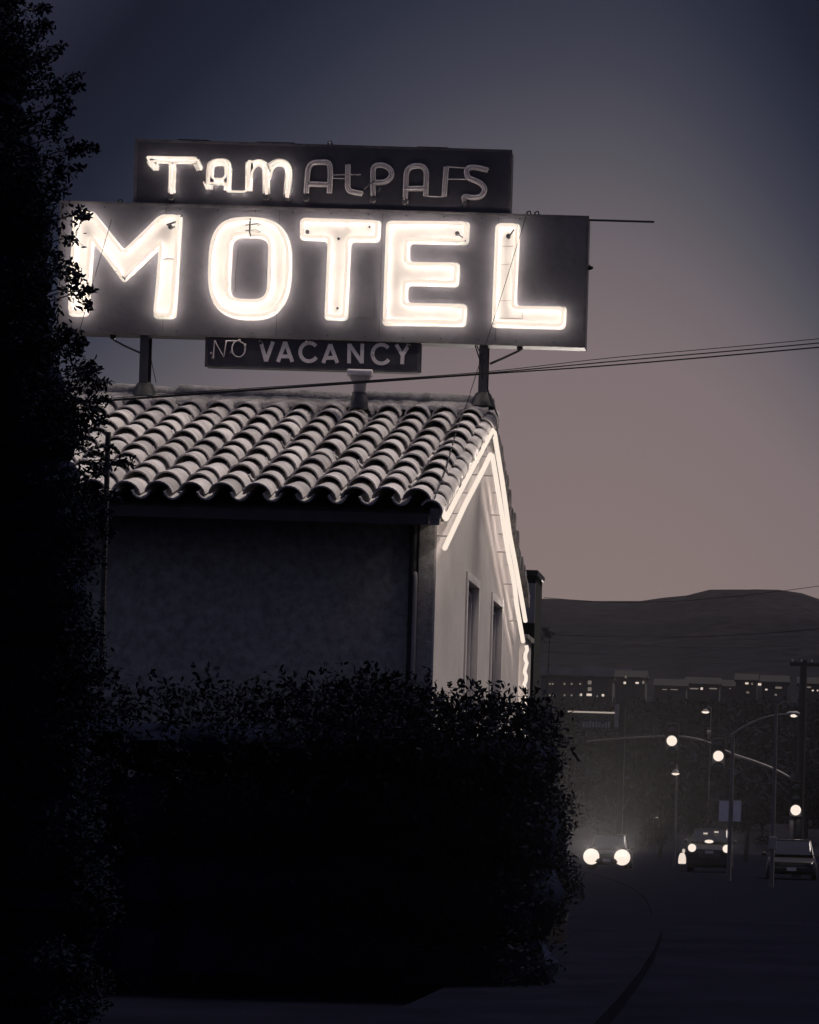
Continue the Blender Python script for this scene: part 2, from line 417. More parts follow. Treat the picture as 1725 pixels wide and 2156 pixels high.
# tiles
def tile(mb, base, along_v, across, up, r0, r1, L, thick=.016, a0=8, a1=172, n=9, convex=True):
    vs = []; 
    for (d, r) in ((0, r0), (L, r1)):
        for rr in (r, r - thick):
            for j in range(n + 1):
                q = math.radians(a0 + (a1 - a0) * j / n)
                h = math.sin(q) * rr if convex else -math.sin(q) * rr
                vs.append(base + along_v * d + across * (math.cos(q) * rr) + up * h)
    k = n + 1; fs = []
    for j in range(n):
        fs += [(j, j + 1, 2 * k + j + 1, 2 * k + j), (k + j, 3 * k + j, 3 * k + j + 1, k + j + 1), (j, k + j, k + j + 1, j + 1), (2 * k + j, 2 * k + j + 1, 3 * k + j + 1, 3 * k + j)]
    fs += [(0, 2 * k, 3 * k, k), (n, k + n, 3 * k + n, 2 * k + n)]
    mb.add(vs, fs)
tl = MB(); tr_ = MB(); SPX = .272; EXPO = .352; ncol = 25; ncourse = 12
for side in (1, -1):
    al = Vector((0, cs * side, sn)); upv = Vector((0, -sn * side, cs)); ac = Vector((1, 0, 0))
    rs = random.Random(3 + side)
    for c in range(ncol):
        xc = XV - .11 - c * SPX
        cj = rs.uniform(-.008, .008); rowoff = rs.uniform(-.04, .04)
        for k in range(ncourse):
            slip = rs.uniform(-.03, .03) if k else rs.uniform(-.02, .01)
            d = k * EXPO + slip + (rowoff if k else 0)
            if k and rs.random() < .04: d -= .05
            tw = rs.uniform(-.035, .035)
            al2 = (al + ac * tw).normalized()
            y0 = EY if side == 1 else 2 * YR - EY
            L = min(.46, (YR - EY) / cs - d - .26)
            if L < .12: continue
            base = Vector((xc + cj + rs.uniform(-.008, .008), y0, EZ)) + al * d + upv * (-.012 + rs.uniform(-.006, .012))
            # lower end sits higher (laps over the tile below)
            al3 = (al2 - upv * .082).normalized()
            if side == 1 or c < 4: tile(tl if side == 1 else tr_, base - (upv * .05 if side == -1 else upv * 0), al3, ac, upv, .124 + rs.uniform(-.004, .004), .100, L, thick=.014)
            pb = Vector((xc - SPX / 2 + cj, y0, EZ)) + al * (k * EXPO - .05 + rs.uniform(-.02, .02)) + upv * (.045)
            if side == 1: tile(tl, pb, (al - upv * .05).normalized(), ac, upv, .080, .092, L, convex=False, n=6)
tl.build('roof_tiles', m_tile, motel, smooth=True); tr_.build('rear_roof_tiles', m_tile, motel, smooth=True)
# verge: barge tiles turned down over the edge, bedded in mortar
vg = MB()
for side in (1,):
    al = Vector((0, cs * side, sn)); upv = Vector((0, -sn * side, cs)); y0 = EY if side == 1 else 2 * YR - EY
    for k in range(12):
        L = min(.44, (YR - EY) / cs - k * EXPO - .02)
        if L < .1: continue
        base = Vector((XV + .0 + U(-.008, .008), y0, EZ)) + al * (k * EXPO + U(-.02, .02)) + upv * (-.075)
        tile(vg, base, (al - upv * .05).normalized(), Vector((1, 0, 0)), upv, .098, .084, L, a0=-48, a1=150)
vg.build('verge_tiles', m_tile, motel, smooth=True)
mo = MB()
for side in (1, -1):
    y0 = EY + .05 if side == 1 else 2 * YR - EY - .05
    n = 40; prev = None
    for i in range(n):
        a = i / n; b = (i + 1) / n
        ya, yb = y0 + (YR - y0) * a, y0 + (YR - y0) * b
        dz = U(-.025, .02); dx = U(-.015, .02)
        mo.prism([Vector((XW + .003, ya, rz(ya) - .19 + dz)), Vector((XW + .003, yb, rz(yb) - .19 + dz)), Vector((XW + .003, yb, rz(yb) - .07)), Vector((XW + .003, ya, rz(ya) - .07))], ((.09 if side == 1 else .05) + dx, 0, 0))
mo.build('verge_mortar', m_mortar, motel)
# ridge
rg = MB(); rs = random.Random(9)
x = XV + .02; zc = RZ + .0
first = True
while x > XL:
    L = .62 + rs.uniform(-.05, .05)
    tile(rg, Vector((x, YR + rs.uniform(-.01, .01), zc + rs.uniform(-.012, .018))), Vector((-1, 0, rs.uniform(-.015, .03))).normalized(), Vector((0, 1, 0)), Vector((0, 0, 1)), .105, .12, L + .06, a0=0, a1=180)
    x -= L
rg.build('ridge_caps', m_mortar, motel, smooth=True)
rm = MB(); k = 90; L0 = XL; 
pts = []
for i in range(k + 1):
    X = XL + (XV - XL) * i / k; pts.append((X, U(-.015, .015), U(-.02, .02)))
for (a, b) in zip(pts, pts[1:]):
    rm.add([(a[0], YR - .40 + a[1], RZ - .125 + a[2]), (b[0], YR - .40 + b[1], RZ - .125 + b[2]), (b[0], YR - .085, RZ + .035 + b[2] * .5), (a[0], YR - .085, RZ + .035 + a[2] * .5),
            (a[0], YR + .24, RZ - .12), (b[0], YR + .24, RZ - .12), (b[0], YR + .085, RZ + .03), (a[0], YR + .085, RZ + .03)], [(0, 1, 2, 3), (3, 2, 6, 7), (7, 6, 5, 4)])
rm.build('ridge_mortar', m_mortar, motel)
# downpipes at the corner
dp = MB(); pxc = at(876, 1350, YF + .06)
dp.tube([Vector((XW - .20, YF + .02, 3.9)), Vector((XW - .20, YF + .02, -.3))], .036, 10)
dp.build('drainpipe', m_black, motel, smooth=True)
dq = MB(); pt = at(878, 1214, YF - .04)
dq.tube(rounded([Vector((XW - .175, YF - .02, pt.z + .03)), Vector((pt.x - .01, YF - .05, pt.z)), Vector((pt.x - .01, YF - .05, -.3))], .05, False), .020, 10)
dq.build('conduit', m_pale, motel, smooth=True)

# vent pipe on the roof
v0 = at(757, 838, 24.6); vb = at(757, 795, 24.6); vt = at(757, 776, 24.6)
vent = thing('roof_vent', (v0.x, 24.6, v0.z - .05), 'white T-topped vent pipe standing on the tiled roof below the vacancy board', 'vent')
s = MB(); s.lathe((v0.x, 24.6, 0), [(.085, v0.z - .1), (.085, v0.z - .01), (.072, v0.z + .02), (.072, v0.z + .05)], 16); s.build('flashing', m_panel_d, vent, smooth=True)
s = MB(); s.lathe((v0.x, 24.6, 0), [(.062, v0.z + .04), (.060, vb.z - .09), (.064, vb.z - .05), (.10, vb.z - .005), (.10, vb.z + .0)], 16); s.build('pipe', m_pale, vent, smooth=True)
s = MB(); h = vt.z - vb.z
s.lathe((v0.x - .12, 24.6, vb.z + h / 2), [(.030, 0), (.038, .004), (.038, .236), (.030, .24)], 16, axis='X')
s.build('cap', m_white, vent, smooth=True)

# ------------------------------------------------------------------ the sign
YS = 25.18                                # face of the main box
def c1(x, y): return (127.3 + x * .3608, 268.8 + y * .3608)
def c2(x, y): return (622.4 + x * .4510, 268.8 + y * .4510)
def c6(x, y): return (396.1 + x * .3034, 693.1 + y * .3034)
def sg(cf, x, y, dy=0.0): return at(*cf(x, y), YS + dy)
sign = thing('motel_sign', (at(660, 720, 25.4).x, 25.4, RZ), 'large weathered neon motel sign on two poles above the tiled roof', 'sign')
def panel(name, quad, thick, m, dy, parent):
    pts = [at(x, y, YS + dy) for x, y in quad]
    xs0 = (pts[0].x + pts[3].x) / 2; xs1 = (pts[1].x + pts[2].x) / 2
    zt = (pts[0].z + pts[1].z) / 2; zb = (pts[2].z + pts[3].z) / 2
    b = MB(); b.box((xs0, YS + dy, zb), (xs1, YS + dy + thick, zt)); o = b.build(name, m, parent, bevel=.008)
    return o, (xs0, xs1, zb, zt)
pm, BM = panel('main_panel', [(128, 424), (1239, 455), (1233, 726), (120, 703)], .22, m_panel, 0, sign)
pt_, BT = panel('top_panel', [(286, 293), (1077, 317), (1075, 452), (281, 431)], .18, m_panel_d, .02, sign)
pv, BV = panel('vacancy_panel', [(433, 703), (884, 715), (884, 783), (433, 771)], .14, m_panel_d, .03, sign)
# edging strips, seams, rivets
e = MB()
for (x0, x1, zb, zt, dy, th) in ((*BM, 0, .22), (*BT, .02, .18), (*BV, .03, .14)):
    y0 = YS + dy - .004
    e.box((x0 - .004, y0, zb - .006), (x0 + .022, YS + dy + .02, zt + .006)); e.box((x1 - .022, y0, zb - .006), (x1 + .004, YS + dy + .02, zt + .006))
    e.box((x0 + .023, y0, zt - .018), (x1 - .023, YS + dy + .02, zt + .006)); e.box((x0 + .023, y0, zb - .006), (x1 - .023, YS + dy + .02, zb + .014))
each(e, 'edge_trim', m_rust, sign)
e = MB()
for fx in (.2, .415, .61, .83):
    X = BM[0] + (BM[1] - BM[0]) * fx; e.box((X - .002, YS - .002, BM[2] + .03), (X + .002, YS + .003, BM[3] - .03))
X0, X1 = BM[0], BM[1]
for i in range(42):
    X = X0 + .06 + (X1 - X0 - .12) * i / 41
    for Z in (BM[3] - .045, BM[2] + .04):
        if i % 3 == 0: e.box((X - .006, YS - .004, Z - .006), (X + .006, YS + .003, Z + .006))
each(e, 'rivet', m_black, sign)
# top flashing bits and hooks
e = MB()
for (a, b, dz) in ((373, 440, .02), (540, 620, .018), (878, 943, .016)):
    p, q = at(a, 300, YS), at(b, 300, YS); e.box((p.x, YS + .03, BT[3] + .001), (q.x, YS + .15, BT[3] + dz))
for px, py, bx in ((688, 303, BT), (245, 424, BM), (1108, 452, BM), (1125, 452, BM)):
    p = at(px, py, YS); e.tube([Vector((p.x, YS + .08, bx[3] - .0)), Vector((p.x, YS + .08, bx[3] + .045)), Vector((p.x + .03, YS + .08, bx[3] + .055)), Vector((p.x + .04, YS + .08, bx[3] + .02))], .009, 6)
p, q = at(1140, 452, YS), at(1195, 452, YS); e.box((p.x, YS + .05, BM[3] + .001), (q.x, YS + .15, BM[3] + .012))
each(e, 'lifting_eye', m_black, sign)
# letters of the main word
Mo = [(97, 505), (80, 800), (66, 1085), (152, 1087), (188, 640), (375, 885), (600, 672), (562, 1098), (661, 1100), (697, 527), (597, 526), (375, 742), (182, 500)]
Oo = [(985, 538), (1240, 543), (1338, 665), (1330, 980), (1225, 1110), (985, 1104), (878, 985), (888, 650)]
Oi = [(1035, 627), (1190, 630), (1234, 670), (1224, 975), (1178, 1020), (1015, 1016), (975, 970), (990, 665)]
To = [(36, 436), (387, 448), (382, 522), (248, 520), (232, 888), (150, 886), (165, 518), (35, 513)]
Eo = [(437, 450), (800, 454), (797, 534), (520, 530), (520, 642), (754, 645), (750, 731), (513, 724), (511, 832), (788, 838), (784, 917), (421, 910)]
Lo = [(947, 461), (1037, 463), (1018, 847), (1253, 850), (1248, 929), (930, 920)]
from mathutils.geometry import tessellate_polygon
def letter_face(pts, hole=None, grow=.03, m=m_letter, name='letter', parent=sign, dy=-.004, rad=.05):
    def off(P, g):
        k = len(P); area = sum(P[i].x * P[(i + 1) % k].z - P[(i + 1) % k].x * P[i].z for i in range(k)); s = 1 if area > 0 else -1; out = []
        for i in range(k):
            a = (P[i] - P[i - 1]).normalized(); b = (P[(i + 1) % k] - P[i]).normalized()
            na = Vector((a.z, 0, -a.x)) * s; nb = Vector((b.z, 0, -b.x)) * s; n = (na + nb)
            if n.length < .1: n = na
            n.normalize(); out.append(P[i] + n * g / max(.45, n.dot(na)))
        return out
    P = rounded(off(pts, grow), rad, True, 6); loops = [P]
    if hole: loops.append(rounded(off(hole, -grow), .08, True, 6))
    tri = tessellate_polygon([[Vector((v.x, v.z, 0)) for v in l] for l in loops])
    vs = [v for l in loops for v in l]
    fv = [Vector((v.x, YS + dy, v.z)) for v in vs]; bv = [Vector((v.x, YS + .001, v.z)) for v in vs]
    n = len(vs); fs = [tuple(t) for t in tri]
    b0 = 0
    for l in loops:
        k = len(l); fs += [(b0 + i, b0 + (i + 1) % k, n + b0 + (i + 1) % k, n + b0 + i) for i in range(k)]; b0 += k
    mb = MB(); mb.add(fv + bv, fs); return mb.build(name, m, parent)
lights_big = light_data('neon_big', .225)
lights_top = light_data('neon_small', .14)
def stand(mb, p): mb.tube([p + Vector((0, .002, 0)), p + Vector((0, .085, 0))], .005, 6)
TR = .0155
for cf, outer, inner, rr in ((c1, Mo, None, .05), (c1, Oo, Oi, .22), (c2, To, None, .045), (c2, Eo, None, .045), (c2, Lo, None, .045)):
    base = [at(*cf(x, y), YS) for x, y in outer]
    ro = rounded(base, rr, True, 6)
    ri = None
    if inner:
        hb = [at(*cf(x, y), YS) for x, y in inner]; ri = rounded(hb, .10, True, 6)
    lf = letter_face(base, hb if inner else None, rad=rr)
    for loop in ([ro, ri] if ri else [ro]):
        path = [Vector((p.x, YS - .080, p.z)) for p in loop]
        tb = MB(); tb.tube(path, TR, 8, True)
        to = tb.build('neon_tube', m_neon, lf, smooth=True)
        add_lights(along(path, .05, True), lights_big, to, Vector((0, .0175, 0)))
        sm = MB()
        for p in along([Vector((q.x, YS - .080 + TR, q.z)) for q in path], .42, True): sm.tube([p, Vector((p.x, YS - .005, p.z))], .005, 6)
        each(sm, 'tube_support', m_glass, to)
# dark fittings seen on the bright letters
ft = MB()
def disc(cf, x, y, r=.02): 
    p = sg(cf, x, y); ft.lathe((p.x, YS - .040, p.z), [(r * .6, 0), (r, .01), (r, .028)], 10, axis='Y')
for a in ((645, 582, .024),): disc(c1, *a)
for a in ((57, 488, .02), (757, 496, .022), (995, 510, .024), (203, 520, .013), (198, 845, .012), (348, 465, .01)): disc(c2, *a)
def fw(cf, pts, r=.008, dy=-.05):
    ft.tube([sg(cf, x, y, dy) for x, y in pts], r, 6)
fw(c1, [(620, 568), (640, 560), (685, 545)], .010); fw(c1, [(650, 585), (668, 575)])
fw(c1, [(1108, 530), (1106, 560), (1104, 605), (1110, 635)], .008, -.095)
fw(c1, [(1080, 568), (1150, 560), (1172, 566), (1150, 572)], .005, -.07); fw(c1, [(1078, 600), (1140, 596), (1172, 606), (1140, 612)], .005, -.07)
fw(c1, [(408, 828), (390, 850), (380, 868)], .011, -.03); fw(c1, [(325, 835), (345, 850), (378, 885)], .008, -.085)
fw(c1, [(600, 768), (632, 762), (665, 768)], .004, -.02); fw(c1, [(700, 520), (712, 512)], .007)
fw(c2, [(762, 500), (785, 515), (795, 530)], .008); fw(c2, [(1000, 505), (1015, 482), (1022, 475)], .008)
each(ft, 'fitting', m_black, sign)
# lines of old panel joints on the L and E
sc = MB()
def scr(cf, a, b, w=.004):
    sc.ribbon([sg(cf, *a, -.007), sg(cf, *b, -.007)], w, .003)
for a, b in (((958, 553), (1018, 553)), ((958, 640), (1000, 636)), ((955, 808), (1015, 806)), ((950, 888), (1060, 892)), ((1058, 855), (1060, 890))): scr(c2, a, b)
sc2 = lambda a, b: sc.ribbon([sg(c2, *a, -.004), sg(c2, *b, -.004)], .004, .003)
sc2((612, 735), (612, 815)); sc2((668, 755), (668, 800)); sc2((790, 795), (790, 830)); sc2((370, 790), (370, 885)); sc2((250, 884), (368, 886))
for q in (((1035, 710), (1022, 830)), ((1022, 830), (1020, 960))): sc.ribbon([sg(c1, *q[0], -.004), sg(c1, *q[1], -.004)], .006, .003)
each(sc, 'scratch', m_rust, sign)

# top word: lit part (T A M) and dead part (A L P A I S)
YT = .02
lit = [
    ('T', [[(506, 171), (802, 179), (822, 246)], [(506, 171), (548, 243)], [(530, 192), (572, 243)], [(540, 194), (790, 199)], [(642, 205), (640, 330), (646, 385)], [(668, 205), (660, 330), (652, 385)], [(548, 243), (572, 243)]]),
    ('A', [[(838, 315), (858, 365), (866, 330), (872, 215), (895, 190), (960, 190), (985, 212), (978, 300), (972, 368)], [(880, 220), (905, 208), (945, 208), (965, 225), (963, 300), (880, 300), (882, 225)], [(868, 322), (978, 326)], [(972, 370), (1005, 372), (1095, 374), (1100, 300), (1108, 190)]]),
    ('M', [[(1090, 365), (1095, 190), (1115, 200), (1165, 190), (1205, 215), (1205, 388)], [(1112, 290), (1122, 245), (1160, 208), (1190, 222), (1198, 300), (1200, 388)], [(1218, 225), (1265, 190), (1320, 200), (1346, 240), (1340, 330), (1328, 408)], [(1222, 300), (1235, 245), (1265, 212), (1305, 215), (1325, 245), (1322, 330), (1318, 405)]]),
]
bgpaint = {'T': [[(515, 185), (795, 190)], [(655, 200), (650, 380)], [(520, 185), (560, 240)], [(790, 190), (815, 245)]],
           'A': [[(868, 360), (876, 215), (905, 200), (965, 200), (980, 225), (976, 365)], [(872, 312), (975, 315)]],
           'M': [[(1100, 370), (1102, 200)], [(1102, 230), (1160, 198), (1200, 225), (1203, 385)], [(1210, 235), (1262, 200), (1315, 208), (1335, 250), (1322, 400)]]}
for name, strokes in lit:
    rb = MB()
    for st_ in bgpaint[name]: rb.ribbon(rounded([sg(c1, x, y, YT - .008) for x, y in st_], .05, False), .075, .006)
    lt = rb.build('letter', m_letter, sign)
    tb = MB(); allp = []
    for st_ in strokes:
        path = rounded([sg(c1, x, y, YT - .06) for x, y in st_], .06, False, 4)
        tb.tube(path, .0105, 8); allp += along(path, .10)
    to = tb.build('neon_tube', m_neon, lt, smooth=True)
    add_lights(allp, lights_top, to, Vector((0, .018, 0)))
dead = [
    [[(50, 305), (58, 190), (78, 162), (160, 160), (163, 220), (158, 305)], [(60, 262), (160, 266)]],
    [[(245, 172), (243, 295), (312, 308)]],
    [[(362, 318), (362, 178), (410, 172), (447, 195), (450, 228), (420, 255), (368, 255)]],
    [[(512, 335), (518, 200), (545, 177), (590, 177), (612, 200), (608, 318)], [(512, 285), (606, 283)]],
    [[(704, 182), (694, 320)]],
    [[(898, 198), (840, 183), (798, 188), (800, 232), (862, 255), (888, 285), (868, 322), (830, 328), (785, 318), (788, 345)]],
]
for st_ in dead:
    rb = MB()
    for s_ in st_: rb.ribbon(rounded([sg(c2, x, y, YT - .006) for x, y in s_], .05, False), .052, .004)
    lt = rb.build('letter', m_letter_old, sign)
    tb = MB()
    for s_ in st_:
        for dx in (-5, 5): tb.tube(rounded([sg(c2, x + dx, y - dx * .5, YT - .05) for x, y in s_], .05, False), .008, 6)
    each(tb, 'dead_tube', m_glass, lt, smooth=True)
tb = MB()
for s_ in ([(608, 318), (640, 321), (692, 322)], [(704, 182), (795, 188)], [(704, 240), (800, 240)], [(163, 220), (305, 218)], [(175, 235), (250, 238)]):
    tb.tube([sg(c2, x, y, YT - .045) for x, y in s_], .006, 6)
each(tb, 'connector_tube', m_glass, sign)
tb = MB()
for (cf, x, y) in ((c2, 50, 330), (c2, 362, 335), (c2, 512, 345), (c2, 790, 350), (c1, 1327, 408), (c1, 648, 405), (c1, 1203, 405)):
    p = sg(cf, x, y, YT)
    tb.lathe((p.x, YS + YT - .05, p.z), [(.018, 0), (.034, .004), (.034, .05)], 12, axis='Y')
tb.tube([sg(c1, 822, 250, -.04), sg(c1, 836, 300, -.04), sg(c1, 846, 325, -.05)], .008, 6)
tb.tube([sg(c2, 365, 250, -.04), sg(c2, 340, 268, -.06), sg(c2, 318, 288, -.04)], .007, 6)
tb.tube([sg(c2, 385, 300, -.05), sg(c2, 395, 280, -.05)], .012, 6)
each(tb, 'electrode_cap', m_iron, sign, smooth=True)
# vacancy board
def arc(cx, cy, rx, ry, a0, a1, n=18): return [(cx + rx * math.cos(math.radians(a0 + (a1 - a0) * i / n)), cy - ry * math.sin(math.radians(a0 + (a1 - a0) * i / n))) for i in range(n + 1)]
vac = [[[(506, 92), (541, 222)], [(541, 222), (590, 86)]],
       [[(624, 226), (674, 88)], [(674, 88), (724, 226)], [(648, 188), (705, 188)]],
       [arc(840, 158, 62, 64, 40, 325)],
       [[(938, 234), (988, 104)], [(988, 104), (1036, 234)], [(958, 198), (1022, 198)]],
       [[(1117, 236), (1119, 100)], [(1119, 104), (1206, 232)], [(1206, 236), (1210, 100)]],
       [arc(1342, 172, 62, 66, 40, 325)],
       [[(1445, 106), (1489, 180)], [(1489, 180), (1535, 106)], [(1489, 172), (1486, 242)]]]
for L_ in vac:
    rb = MB()
    for i, s_ in enumerate(L_): rb.ribbon([sg(c6, x, y, .03 - .006 - .0015 * i) for x, y in s_], .036, .004)
    rb.build('letter', m_letter_vac, sign)
for L_ in ([[(172, 205), (182, 78), (246, 190), (262, 80)]], [arc(348, 135, 46, 58, 80, 400)]):
    rb = MB()
    for s_ in L_: rb.ribbon([sg(c6, x, y, .024) for x, y in s_], .007, .004)
    lt = rb.build('letter', m_letter_old, sign)
    tb = MB()
    for s_ in L_: tb.tube([sg(c6, x + 4, y, -.01) for x, y in s_], .006, 6)
    each(tb, 'dead_tube', m_glass, lt, smooth=True)
tb = MB()
tb.tube([sg(c6, *q, 0) for q in ((262, 82), (355, 82), (395, 105), (392, 140))], .008, 6)
for q in ((160, 165), (170, 195), (355, 75), (298, 158), (820, 88), (1283, 172), (395, 105)): 
    p = sg(c6, *q, 0); tb.lathe((p.x, YS - .01, p.z), [(.008, 0), (.013, .01), (.013, .035)], 8, axis='Y')
each(tb, 'tube_end', m_glass, sign, smooth=True)
tb = MB()
for q in ((500, 90), (1535, 115)):
    p = sg(c6, *q, 0); tb.lathe((p.x, YS - .02, p.z), [(.012, 0), (.019, .01), (.019, .045)], 10, axis='Y')
each(tb, 'electrode_cap', m_black, sign, smooth=True)
# posts and braces
def zroof(Y): return rz(Y) - .02
for px, nm in ((308, 0), (1021, 1)):
    a = at(px, 712, YS + .12)
    pb = MB(); w = .042
    pb.box((a.x - w, YS + .05, RZ + .02), (a.x + w, YS + .06, BM[2] - .002)); pb.box((a.x - .008, YS + .062, RZ + .02), (a.x + .008, YS + .18, BM[2] - .002)); pb.box((a.x - w, YS + .182, RZ + .02), (a.x + w, YS + .19, BM[2] - .002))
    po = pb.build('post', m_iron, sign)
    fb = MB(); fb.lathe((a.x, YS + .12, 0), [(.13, RZ - .02), (.08, RZ + .11), (.055, RZ + .13)], 12); fb.build('post_foot', m_black, po, smooth=True)
bb = MB()
bb.tube([at(238, 708, YS + .1), at(240, 716, YS + .1), at(262, 728, YS + .1), at(300, 745, YS + .12)], .010, 8)
bb.tube([at(1096, 728, YS + .1), at(1094, 738, YS + .1), at(1060, 754, YS + .1), at(1032, 766, YS + .12)], .012, 8)
each(bb, 'brace', m_iron, sign, smooth=True)
bb = MB(); p = at(1095, 731, YS + .1); bb.lathe((p.x, YS + .1, p.z), [(.02, -.03), (.03, -.02), (.03, .03)], 10); p = at(238, 710, YS + .1); bb.lathe((p.x, YS + .1, p.z), [(.02, -.02), (.03, -.01), (.03, .03)], 10)
p = at(1243, 563, YS + .1); bb.lathe((BM[1] + .0, YS + .1, p.z), [(.02, 0), (.03, .02), (.012, .05)], 10, axis='X'); each(bb, 'bracket', m_black, sign, smooth=True)
rod = MB(); a, b = at(1241, 463, YS + .1), at(1378, 467, YS + .1); b.z = a.z + (b.z - a.z) * .5
rod.tube([Vector((BM[1] - .02, YS + .1, a.z)), Vector((b.x, YS + .1, a.z))], .011, 8); rod.build('rod', m_black, sign)
cb = MB()
def cab(pts, r=.006): cb.tube(rounded([Vector(p) for p in pts], .2, False), r, 6)
cab([at(1000, 724, YS + .1), at(1008, 750, YS + .05), at(1017, 775, YS + .04), at(1016, 800, YS + .04)], .007)
cab([at(1003, 724, YS + .1), at(1012, 745, YS + .05), at(1019, 765, YS + .04)], .006)
cab([at(1026, 815, YS), at(1034, 845, YS), at(1048, 872, YS - .02), at(1047, 888, YS - .02), at(1041, 905, YS - .05)], .009)
cab([at(1026, 820, YS + .1), at(1038, 848, YS + .1), at(1046, 870, YS)], .006)
each(cb, 'feed_cable', m_wire, sign, smooth=True)
# guy wires on the sign face, each a thing of its own
def wire(name, pts, r, label, cat, group=None, sag=0, n=1):
    P = []
    for a, b in zip(pts, pts[1:]):
        for i in range(n): 
            t = i / n; q = a.lerp(b, t); q.z -= sag * 4 * t * (1 - t); P.append(q)
    P.append(pts[-1]); mb = MB(); mb.tube(P, r, 6); return tag(mb.build(name, m_wire), label, cat, group)
wire('guy_wire', [at(235, 462, YS - .13), at(197, 590, YS - .14), at(160, 725, YS - .12)], .0035, 'thin guy wire slanting down across the letter M', 'wire', None)
wire('guy_wire', [at(1108, 455, YS - .13), at(1060, 610, YS - .14), at(990, 828, YS - .2)], .0035, 'thin guy wire slanting down past the letter L to the ridge', 'wire', None)
wire('guy_wire', [at(316, 745, YS + .1), at(322, 775, YS + .1), at(329, 806, YS + .1)], .0035, 'short thin stay beside the left sign post', 'wire', None)
def onroof(px, py, h=.13):
    # point of the front roof slope seen at px, py
    a, b = uv(px, py); best = None
    # CZ - b*Y/F = RZ - (YR-Y)*tan + h
    T = math.tan(slope); Y = (CZ - RZ + YR * T - h) / (T + b / F); return Vector((a * Y / F, Y, CZ - b * Y / F))
wire('roof_cable', [onroof(990, 832, .16), onroof(962, 905, .1), onroof(940, 985, .1), onroof(915, 1050, .1)], .006, 'dark cable lying down the tile slope near its right verge', 'cable')

# ------------------------------------------------------------------ neon on the gable
def c5(x, y): return (636.5 + x * .287, 749.7 + y * .287)
def c7(x, y): return (813.3 + x * .246, 1131.6 + y * .246)
XN = XW + .115
gl = light_data('neon_gable', .36)
def gpts(l): return [onX(*cf(x, y), XN) for cf, x, y in l]
paths = [
    [(c5, 1052, 1195), (c5, 1230, 860), (c5, 1392, 548)], [(c5, 1408, 560), (c5, 1460, 900), (c5, 1520, 1310)], [(c7, 925, 10), (c7, 1085, 0)][1:] + [],
]
outer_l = gpts([(c5, 1038, 1150), (c5, 1052, 1200), (c5, 1140, 1030), (c5, 1290, 745), (c5, 1396, 545)])
outer_r = gpts([(c5, 1410, 560), (c5, 1470, 930), (c5, 1522, 1305), (c7, 1100, 190), (c7, 1150, 470), (c7, 1192, 715)])
inner_l = gpts([(c5, 1046, 1408), (c5, 1200, 1080), (c5, 1330, 830), (c5, 1382, 722)])
inner_r = gpts([(c5, 1396, 730), (c5, 1440, 1000), (c5, 1505, 1400), (c5, 1560, 1690), (c7, 1115, 560), (c7, 1150, 760), (c7, 1172, 890)])
def smooth_line(p0, p1, n=8, j=.0): return [p0.lerp(p1, i / n) for i in range(n + 1)]
trim = []
for nm, pth, lab in (('neon_tube', outer_l, 'front upper'), ('neon_tube', outer_r, ''), ('neon_tube', inner_l, ''), ('neon_tube', inner_r, '')):
    tb = MB(); tb.tube(rounded(pth, .06, False), .024, 8)
    to = tb.build('neon_tube', m_neon, motel, smooth=True); trim.append(to)
    add_lights(along(pth, .12), gl, to, Vector((.045, 0, 0)))
    sm = MB()
    for p in along(pth, .7): sm.tube([Vector((XN - .024, p.y, p.z)), Vector((XW + .001, p.y, p.z))], .006, 6)
    each(sm, 'tube_support', m_glass, to)

# ------------------------------------------------------------------ wing beyond the gable, with a neon upright
a1 = onX(1092, 1400, XW); 
wing = thing('motel_annex', (-3.6, 30, gz(30)), 'narrow pale annex behind the gable with a lit vertical neon tube on its corner', 'building')
wx = at(1106, 1400, 29.2).x; ztop = at(1100, 1345, 29.2).z
b = MB(); b.box((-5.0, 29.2, -.4), (wx, 29.8, ztop)); b.build('wall', m_stucco_g, wing)
b = MB(); b.box((-5.0, 29.15, ztop + .002), (wx + .03, 29.85, ztop + .05)); b.build('coping', m_mortar, wing)
vt_ = [Vector((wx + .015 + .012 * math.sin(i * 1.9), 29.12, ztop - .08 - i * .05)) for i in range(26)]
b = MB(); b.tube(vt_, .022, 8); vo = b.build('neon_tube', m_neon, wing, smooth=True); add_lights(along(vt_, .15), gl, vo, Vector((-.01, -.05, 0)))
# vine growing over it
vine = thing('vine', (wx, 28.95, gz(29)), 'dark vine climbing over the lower part of the neon upright', 'plant')
s = MB()
for k in range(3):
    X0_ = wx - .10 + k * .06; s.tube([Vector((X0_ + .03 * math.sin(i * 1.3 + k), 28.95, -.1 + i * .25)) for i in range(11)], .008, 6)
each(s, 'stem', m_bark, vine)
leafmesh('foliage', m_leaf, vine, [Vector((U(wx - .14, wx + .06), U(28.85, 29.0), 1.2 + (R() ** 1.7) * 1.55)) for _ in range(420)], .05)

# dark building beyond
pb = thing('parapet_building', (-4.3, 37, gz(37)), 'narrow dark flat topped block with a pale upper panel right behind the motel gable', 'building')
P0 = at(1129, 1212, 36); b = MB(); b.box((-7, 36, gz(36) - .3), (P0.x, 36.9, P0.z)); b.build('wall', m_farr, pb)
q0, q1 = at(1108, 1228, 36), at(1126, 1312, 36); b = MB(); b.box((q0.x, 35.97, q1.z), (q1.x, 35.998, q0.z)); b.build('panel', m_pale, pb)
b = MB(); b.box((-7.05, 35.93, P0.z + .002), (P0.x + .03, 36.95, P0.z + .07)); b.build('parapet_cap', m_black, pb)

